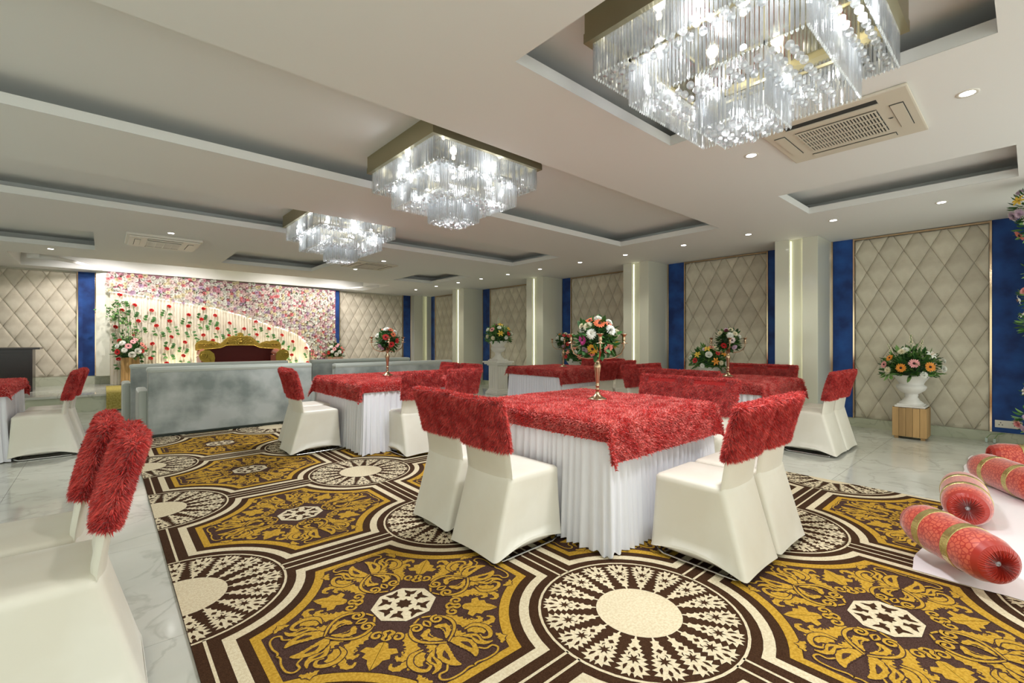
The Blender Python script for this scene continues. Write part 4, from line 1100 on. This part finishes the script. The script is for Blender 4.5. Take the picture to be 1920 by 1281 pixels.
# ------------------------------------------------------------------ throne sofa
SZ = .312
t = thing('throne_sofa', 'carved gold throne sofa with maroon upholstery on the stage', 'sofa', (2.37, 12.15, SZ)); t.scale = (.93, 1, 1)
def relief(mb, outline, y0, y1, m, smooth=False):
    n = len(outline); tri = tessellate_polygon([[Vector((p[0], p[1], 0)) for p in outline]])
    vs = [(p[0], y0, p[1]) for p in outline]+[(p[0], y1, p[1]) for p in outline]
    mb.add(vs, [tuple(a) for a in tri]+[tuple(a+n for a in reversed(tuple(q))) for q in tri]+[(i, (i+1) % n, n+(i+1) % n, n+i) for i in range(n)], m, smooth)
MB().box(-.78, .78, .10, .24, .35, .90, M['maroon'], bev=.03).build('backrest', t)
half = [(0, .86), (.30, .855), (.42, .80), (.86, .76), (.93, .74), (.935, .86), (.90, .925), (.82, .965), (.74, .97), (.68, .945), (.60, .955), (.52, .93), (.46, .905), (.43, .875), (.41, .90), (.39, .93), (.37, .93), (.36, .96), (.34, .965), (.325, .995), (.30, 1.0),
        (.28, 1.03), (.25, 1.04), (.22, 1.065), (.18, 1.06), (.15, 1.08), (.11, 1.07), (.085, 1.055), (.075, 1.05), (.07, 1.08), (.05, 1.10), (.06, 1.125), (.02, 1.14), (0, 1.15)]
cr = MB(); relief(cr, half+[(-x, z) for x, z in reversed(half[1:-1])], .02, .10, M['gold_carve'])
cr.build('carved_crest', t)
orn = MB()
for s in (-1, 1):
    for k in range(5): orn.tube([(s*(.10+.02*k+.20*math.cos(a)*(1-.16*k)), .012, .88+.17*math.sin(a)*(1-.16*k)) for a in [PI*j/10 for j in range(11)]], .008, M['gold_carve'], 5)
    for k in range(6): orn.tube([(s*p[0]+s*(.52+.065*k), .012, .87+p[1]) for p in spiral((0, 0), .04, .008, k, 1.3)], .007, M['gold_carve'], 5)
    orn.tube([(s*.0, .012, .855), (s*.30, .012, .85), (s*.43, .012, .79), (s*.92, .012, .75)], .012, M['gold_carve'], 6)
for k in range(3): orn.sphere((0, .01, .93+.06*k), .035-.006*k, M['gold_carve'], 8, 6)
orn.build('carved_scrolls', t)
for s in (-1, 1):
    P = []
    for k in range(13):
        a = PI*k/12; P.append([(s*(.80+.10*math.cos(a)), -.55+.0, .60+.12*math.sin(a)), (s*(.80+.10*math.cos(a)), .10, .66+.12*math.sin(a))])
    mb = MB().grid(P, M['rust']); mb.box(min(s*.70, s*.90), max(s*.70, s*.90), -.55, .12, .10, .62, M['rust'], bev=.02); mb.build('armrest', t)
    o = [(.70, .10), (.84, .10), (.86, .25), (.82, .40), (.86, .50), (.93, .56), (.95, .64), (.92, .72), (.84, .76), (.74, .75), (.66, .68), (.64, .58), (.66, .45), (.66, .25)]
    mb = MB(); relief(mb, [(s*x, z) for x, z in o], -.60, -.55, M['gold_carve']); mb.tube([(s*p[0], -.605, p[1]) for p in spiral((.86, .64), .08, .01, 2.5, 1.6, 18)], .012, M['gold_carve'], 6)
    mb.tube([(s*.72, -.605, .12), (s*.76, -.605, .30), (s*.72, -.605, .45), (s*.76, -.605, .60)], .012, M['gold_carve'], 6); mb.build('carved_arm_front', t)
    MB().lathe([(.03, 0), (.045, .03), (.03, .06), (.05, .10)], M['gold_carve'], 10).build('leg', t, (s*.78, -.52, 0)); MB().lathe([(.03, 0), (.045, .03), (.03, .06), (.05, .10)], M['gold_carve'], 10).build('leg', t, (s*.78, .12, 0))
MB().box(-.70, .70, -.56, .12, .28, .44, M['maroon'], bev=.05).build('seat_cushion', t)
MB().box(-.70, .70, -.57, .12, .10, .28, M['gold_carve'], bev=.01).build('seat_rail', t)

# ------------------------------------------------------------------ flower wall, curtain and roses
YF = 13.2
curve = [(.08, 2.36), (.60, 2.31), (1.10, 2.235), (1.98, 2.10), (2.60, 1.94), (3.15, 1.745), (3.62, 1.60), (3.95, 1.46), (4.15, 1.27), (4.27, 1.05), (4.30, .31)]
def curve_z(x):
    for (a, b), (c, d) in zip(curve, curve[1:]):
        if a <= x <= c: return b+(d-b)*(x-a)/(c-a)
    return curve[0][1] if x < curve[0][0] else .31
fw = thing('flower_wall', 'wall of pink and white artificial flowers sweeping down to the right', 'flower wall', (0, YF, 0))
bx0, bx1, bz1 = .06, 4.96, 2.76
o = [(bx0, bz1)]+[(x, z+.03) for x, z in curve]+[(bx1, .31), (bx1, 2.70)]
mb = MB(); relief(mb, o, .02, .06, M['mauve']); mb.build('backing', fw)
cols = ['white', 'blush', 'white', 'white', 'rose', 'blush', 'white', 'blush', 'white', 'lilac', 'cream', 'white', 'blush', 'pink']
fl_me = {c: f_rose(.047, M['f_'+c], 3, 4).mesh('bloom') for c in set(cols)}
fl_mb = {c: f_rose(.047, M['f_'+c], 3, 4) for c in set(cols)}
rnd = random.Random(21); pts = []
x = bx0
row = 0
while x < bx1:
    zb = curve_z(x)+.02; z = zb+(row % 2)*.04
    while z < bz1-.07*((x-bx0)/(bx1-bx0))-.01:
        pts.append((x+rnd.uniform(-.014, .014), z+rnd.uniform(-.014, .014))); z += .076
    x += .070; row += 1
for cx_, cz_ in zip(*(lambda n: ([curve[0][0]+(4.3-.08)*k/n for k in range(n)], [0]*n))(90)): pts.append((cx_, curve_z(cx_)+rnd.uniform(-.01, .015)))
rnd.shuffle(pts); restm = MB()
for k, (px_, pz) in enumerate(pts):
    c = rnd.choice(cols) if rnd.random() > (.25 if px_ > 3.6 else .1) else rnd.choice(['white', 'cream'])
    yy = .012+rnd.uniform(-.02, .012)
    e = (PI/2+rnd.gauss(0, .25), rnd.gauss(0, .2), rnd.gauss(0, .25))
    if k < 300:
        ob = obj('bloom', fl_me[c], fw, (px_, yy, pz)); ob.rotation_euler = e; s = rnd.uniform(.8, 1.15); ob.scale = (s, s, s)
    else:
        from mathutils import Euler
        T = Matrix.LocRotScale(Vector((px_, yy, pz)), Euler(e), Vector((1, 1, 1))*rnd.uniform(.8, 1.15)); src = fl_mb[c]
        restm.add([tuple(v) for v in src.v], src.f, M['f_'+c], True, T)
restm.build('bloom_cover', fw, kind='stuff')
lm = MB()
for k in range(420):
    px_, pz = rnd.choice(pts); d = Vector((rnd.gauss(0, 1), -.5, rnd.gauss(0, 1))).normalized(); leaf_blade(lm, Vector((px_, -.005, pz)), d, .06, .014, M['leaf'], rnd)
lm.build('leaf_sprays', fw, kind='stuff')
tb = MB(); tb.tube([(x, .035, z-.030) for x, z in curve[:-1]], .007, M['glow_white'], 6); tb.build('light_strip', fw)
# curtain
cu = thing('draped_curtain', 'sheer cream pleated curtain pinned with artificial red roses', 'curtain', (0, YF+.09, 0))
P = []
for i in range(12):
    u = i/11; rowp = []
    for k in range(420):
        x = .10+4.35*k/419; z0 = .315; z1 = min(2.70, curve_z(x)+.10)
        rowp.append((x, .022*math.sin(k*1.05+1.2*math.sin(k*.07))+.014*math.sin(k*.31), z0+(z1-z0)*u))
    P.append(rowp)
MB().grid(P, M['curtain']).build('pleated_sheet', cu)
def sprig_meshes(seed):
    rnd = random.Random(seed); mb = MB(); sx = rnd.uniform(-.10, .10)
    mb.tube([(0, 0, 0), (sx*.4, 0, -.09), (sx*.8, .005, -.19)], .0018, M['leaf'], 4)
    for k in range(6):
        u = .3+.6*k/6; p = Vector((sx*u, 0, -.26*u)); s = 1 if k % 2 else -1
        d = Vector((s*rnd.uniform(.5, 1), -.15, rnd.uniform(-.5, .5))).normalized(); leaf_blade(mb, p+d*.03, d, .075, .024, M['leaf'], rnd, Vector((0, -1, 0)))
    return mb.mesh('rose_sprig')
sprigs = [sprig_meshes(k) for k in range(4)]; rb = f_rose(.040, M['f_red'], 2, 4).mesh('rose_bloom')
rnd = random.Random(5)
for i in range(14):
    for j in range(6):
        x = .24+.30*i+rnd.uniform(-.06, .06); z = 2.22-.34*j-(.17 if i % 2 else 0)+rnd.uniform(-.05, .05)
        if z > curve_z(x)-.07 or z < .55 or x > 4.25: continue
        s = obj('rose_sprig', sprigs[(i*3+j) % 4], cu, (x, -.055, z)); s.scale = (1.15, 1.15, 1.15); o = obj('rose_bloom', rb, s, (0, -.01, .02)); o.rotation_euler = (PI/2-.5, 0, rnd.uniform(-.4, .4))
for k in range(5): light('curtain_uplight', 'SPOT', (.5+.85*k, YF-.35, .36), 26, (1.0, .92, .62), None, size=.05, cone=math.radians(120), blend=.8, rot=(math.radians(150), 0, 0))

# planters on the stage
def planter(x, y, h, label, blabel, m, seed, s=1.0):
    t = thing('planter_box', label, 'planter', (x, y, SZ)); w = .30
    MB().box(-w/2+.012, w/2-.012, -w/2+.012, w/2-.012, .0, h-.03, M['black']).build('inner_box', t)
    for q in range(4):
        T = Matrix.Rotation(q*PI/2, 4, 'Z')
        for k in range(5): MB().box(-w/2+w*k/5+.002, -w/2+w*(k+1)/5-.002, -w/2-.002, -w/2+.012, .0, h, m, T=T, bev=.002).build('plank', t)
    bb = cam_az(x, y); spec = [('g', .05, 'salmon', .8, .5), ('g', .05, 'pink', .2, .7), ('g', .06, 'pink', -.1, .4), ('m', .06, 'white', -.5, .6), ('r', .06, 'white', .4, .1), ('r', .06, 'white', .1, -.1), ('m', .055, 'white', -.3, .15), ('g', .06, 'red', -.7, .05), ('g', .045, 'red', .7, .1), ('m', .05, 'white', .9, -.1), ('g', .05, 'salmon', 1.0, .3),
        ('s', .06, 'cream', .1, 1.3), ('s', .05, 'cream', -.6, 1.1), ('s', .05, 'cream', .9, 1.0), ('m', .05, 'white', -.8, .4), ('g', .045, 'pink', .5, .9)]
    bouquet('flower_arrangement', (x, y, SZ+h), blabel, .26*s, .30*s, .10, [(k, r*s, c, bb+a, e) for k, r, c, a, e in spec], 420, (.08, .017), -.35, seed, group='stage arrangements')
planter(.42, 12.85, .60, 'upright plank planter at the left end of the stage', 'pink, white and red arrangement in the left stage planter', M['plank'], 31, 1.15)
planter(4.80, 12.80, .52, 'pink planter box at the right foot of the flower wall', 'red and white arrangement at the right foot of the flower wall', M['pinkpot'], 32, .95)
# trailing foliage up the left end of the backdrop
mb = MB(); rnd = random.Random(9)
for k in range(260):
    u = rnd.random(); p = Vector((.30+.25*math.sin(u*6)*.6+rnd.gauss(0, .09), -.12+rnd.uniform(-.1, .05), 1.2+.9*u)); d = Vector((rnd.gauss(0, 1), -.4, rnd.gauss(0, 1))).normalized(); leaf_blade(mb, p, d, .06, .016, M['leaf'] if rnd.random() < .6 else M['leaf_pale'], rnd)
for k in range(3): mb.tube([(.40, -.12, .95), (.25+.15*k, -.10, 1.5), (.22+.13*k, -.05, 2.05)], .005, M['leaf'], 4)
tag(mb.build('leafy_branches', None, (0, YF-.05, 0)), 'leafy green branches rising behind the left stage planter', 'foliage', None, 'stuff')

# rug over the stage step, little step box, counter
P = []
for k in range(41):
    x = .03+4.6*k/40; wv = .03*math.sin(k*1.3)
    P.append([(x, 12.9, SZ+.006), (x, 12.0, SZ+.007), (x, 11.2, SZ+.010), (x, 11.05, SZ+.012), (x, 11.015+wv*.2, SZ-.02), (x, 10.99+wv*.4, SZ-.12), (x, 10.97+wv, .06+.02*math.sin(k)), (x, 10.93+wv*1.5, .03)])
tag(MB().grid(P, M['rug']).build('draped_rug'), 'olive gold shaggy rug draped over the stage edge beside the sofa', 'rug')
t = thing('step_box', 'small navy step with white top beside the rear left sofa', 'step', (.55, 10.55, .001))
MB().box(-.25, .4, -.2, .2, 0, .15, M['navy']).build('riser', t); MB().box(-.27, .42, -.22, .22, .15, .18, M['white_plastic'], bev=.005).build('tread', t); MB().box(-.26, .41, -.215, -.2, .05, .08, M['white_plastic']).build('stripe', t)
t = thing('reception_counter', 'dark wood counter with overhanging top at the far left', 'counter', (-1.0, 12.38, SZ))
MB().box(-1.7, 0, 0, .5, 0, .79, M['darkwood'], bev=.004).build('body', t); MB().box(-1.75, .10, -.06, .56, .79, .825, M['darkwood'], bev=.004).build('counter_top', t)
MB().box(-1.66, -.04, -.006, 0, .06, .73, M['darkwood'], bev=.003).build('front_panel', t)
tag(MB().box(-.20, .10, -.10, .10, 0, .018, M['white_plastic'], bev=.005).box(-.16, .06, -.07, .07, .018, .03, M['white_plastic'], bev=.004).build('paper_stack', None, (-1.62, 12.56, SZ+.826)), 'small white stack lying on the dark counter', 'papers')

# ------------------------------------------------------------------ mattress, bolsters, floral stand, socket
P = []
mw = MB(); nxm, nym = 44, 22
x0, x1, y0, y1 = 3.28, 7.05, -1.5, .44
def mat_z(x, y): return .072+.006*math.sin(x*5+y*3)+.005*math.sin(y*9)
G = []
for i in range(nxm+1):
    r = []
    for j in range(nym+1):
        u, v = i/nxm, j/nym; x = x0+(x1-x0)*u; y = y0+(y1-y0)*v; z = mat_z(x, y)
        e = min(u*nxm, (1-u)*nxm, v*nym, (1-v)*nym)
        if e < 1: z = .013+.01*e if x > CARP[1] else .013
        elif e < 2: z *= .93
        if e < 1: x += .008*math.sin(y*20) ; y += .010*math.sin(x*13)
        r.append((x, y, z))
    G.append(r)
mw.grid(G, M['sheet']); tag(mw.build('floor_mattress'), 'thin white sheeted mattress on the floor at lower right', 'mattress')
def bolster(a, b, r, label, z=.075):
    a = Vector(a); b = Vector(b); L = (b-a).length; ang = math.atan2(b.y-a.y, b.x-a.x)
    t = thing('bolster_cushion', label, 'cushion', (a.x, a.y, z+r+.004), ang, 'red brocade bolsters')
    T = Matrix.Rotation(PI/2, 4, 'Y')
    n = 48; P = []
    prof = [(0, r*.88), (.025, r*.97), (.06, r), (L*.3, r*1.01), (L*.5, r*1.02), (L*.7, r*1.01), (L-.06, r), (L-.025, r*.97), (L, r*.88)]
    for k in range(n):
        c, s = math.cos(2*PI*k/n), math.sin(2*PI*k/n); P.append([(x, q*c, q*s) for x, q in prof])
    MB().grid(P, M['bolster'], closed_u=True).build('brocade_body', t)
    for e in (0, 1):
        P = []; m = 96
        for k in range(m):
            c, s = math.cos(2*PI*k/m), math.sin(2*PI*k/m); w = .010*(k % 2)+.004*math.sin(k*1.7); row_ = []
            for q, d in ((.885, 0), (.80, .028), (.62, .042+w*.3), (.40, .040+w), (.20, .030+w), (.06, .012)):
                row_.append(((L+d) if e else -d, q*r*c, q*r*s))
            P.append(row_)
        MB().grid(P, M['bolster_end'], closed_u=True, smooth=False).build('gathered_end', t)
        o = MB().sphere((0, 0, 0), .016, M['silver'], 10, 6, sc=(.5, 1, 1)); o.build('button', t, ((L+.018) if e else -.018, 0, 0))
        xx = L*.27 if not e else L*.70; P = []
        for k in range(n):
            c, s = math.cos(2*PI*k/n), math.sin(2*PI*k/n); P.append([(xx-.024, r*1.012*c, r*1.012*s), (xx-.022, r*1.035*c, r*1.035*s), (xx+.022, r*1.035*c, r*1.035*s), (xx+.024, r*1.012*c, r*1.012*s)])
        MB().grid(P, M['gold_band'], closed_u=True, smooth=False).build('gold_band', t)
bolster((3.56, .43), (3.19, .12), .116, 'long red bolster nearest the camera at the mattress corner')
bolster((4.08, .27), (4.62, .33), .122, 'red bolster with its gathered end turned to the camera, in the middle')
bolster((5.50, .27), (4.98, -.06), .122, 'red bolster with two gold bands overlapping the rear one')
bolster((6.10, .22), (6.32, -.36), .122, 'rearmost darker red bolster at the right edge')
t = thing('floral_stand', 'tall stand of mixed pink and white flowers cut by the right edge', 'flower stand', (6.50, -.02, .07))
MB().tube([(0, 0, .0), (0, 0, 2.6)], .012, M['candel'], 8).lathe([(.001, .0), (.14, .0), (.14, .012), (.02, .03)], M['candel'], 20).build('pole', t)
rnd = random.Random(77); lm = MB()
for zc, rr, nl in ((2.45, .16, 170), (2.25, .12, 100), (1.85, .06, 30), (1.6, .09, 50), (1.35, .10, 60), (.7, .06, 20), (.45, .12, 60)):
    for k in range(nl):
        d = Vector((rnd.gauss(0, 1), rnd.gauss(0, 1), rnd.gauss(0, 1))).normalized(); leaf_blade(lm, Vector((d.x*rr*.7, d.y*rr*.7, zc+d.z*rr*.8)), d, .075, .014, M['leaf'] if rnd.random() < .6 else M['leaf_pale'], rnd)
    for k in range(max(3, nl//12)):
        az = cam_az(6.5, 0)+rnd.uniform(-1.6, 1.6); el = rnd.uniform(-.8, 1); d = Vector((math.cos(el)*math.cos(az), math.cos(el)*math.sin(az), math.sin(el)))
        kd, c = rnd.choice([('l', 'white'), ('m', 'cream'), ('l', 'pink'), ('l', 'white'), ('g', 'salmon'), ('m', 'lilac'), ('l', 'yellow')] if zc > 2 else [('l', 'white'), ('m', 'lilac'), ('l', 'white'), ('m', 'pink')])
        ob = obj(FK[kd][1], fmesh(kd, .055, c), t, (d.x*rr, d.y*rr, zc+d.z*rr)); ob.rotation_euler = d.to_track_quat('Z', 'Y').to_euler()
lm.build('foliage', t, kind='stuff')
t = thing('power_socket', 'white double socket plate low on the blue strip at right', 'socket', (XW-.035, .19, .235), -PI/2)
MB().box(-.115, .115, -.010, 0, -.045, .045, M['white_plastic'], bev=.003).build('plate', t)
for s in (-1, 1):
    mb = MB()
    for dx, dz in ((0, .016), (-.014, -.010), (.014, -.010)): mb.box(s*.065+dx-.004, s*.065+dx+.004, -.0115, -.010, dz-.006, dz+.006, M['dark_slot'])
    mb.build('socket_holes', t)
MB().box(-.035, -.004, -.013, -.010, -.022, .022, M['white_plastic'], bev=.001).box(.004, .035, -.013, -.010, -.022, .022, M['white_plastic'], bev=.001).build('switch', t)
t = thing('cable_joint', 'two clear connectors on thin green wires under the blue strip', 'cable', (XW-.10, .34, .002))
for s in (-1, 1): MB().box(-.02, .02, s*.035-.012, s*.035+.012, 0, .05, M['glass'], bev=.004).build('connector', t); MB().tube([(0, s*.035, .05), (.03, s*.03-.03, .10), (.07, -.12, .12)], .003, M['leaf_pale'], 5).build('wire', t)
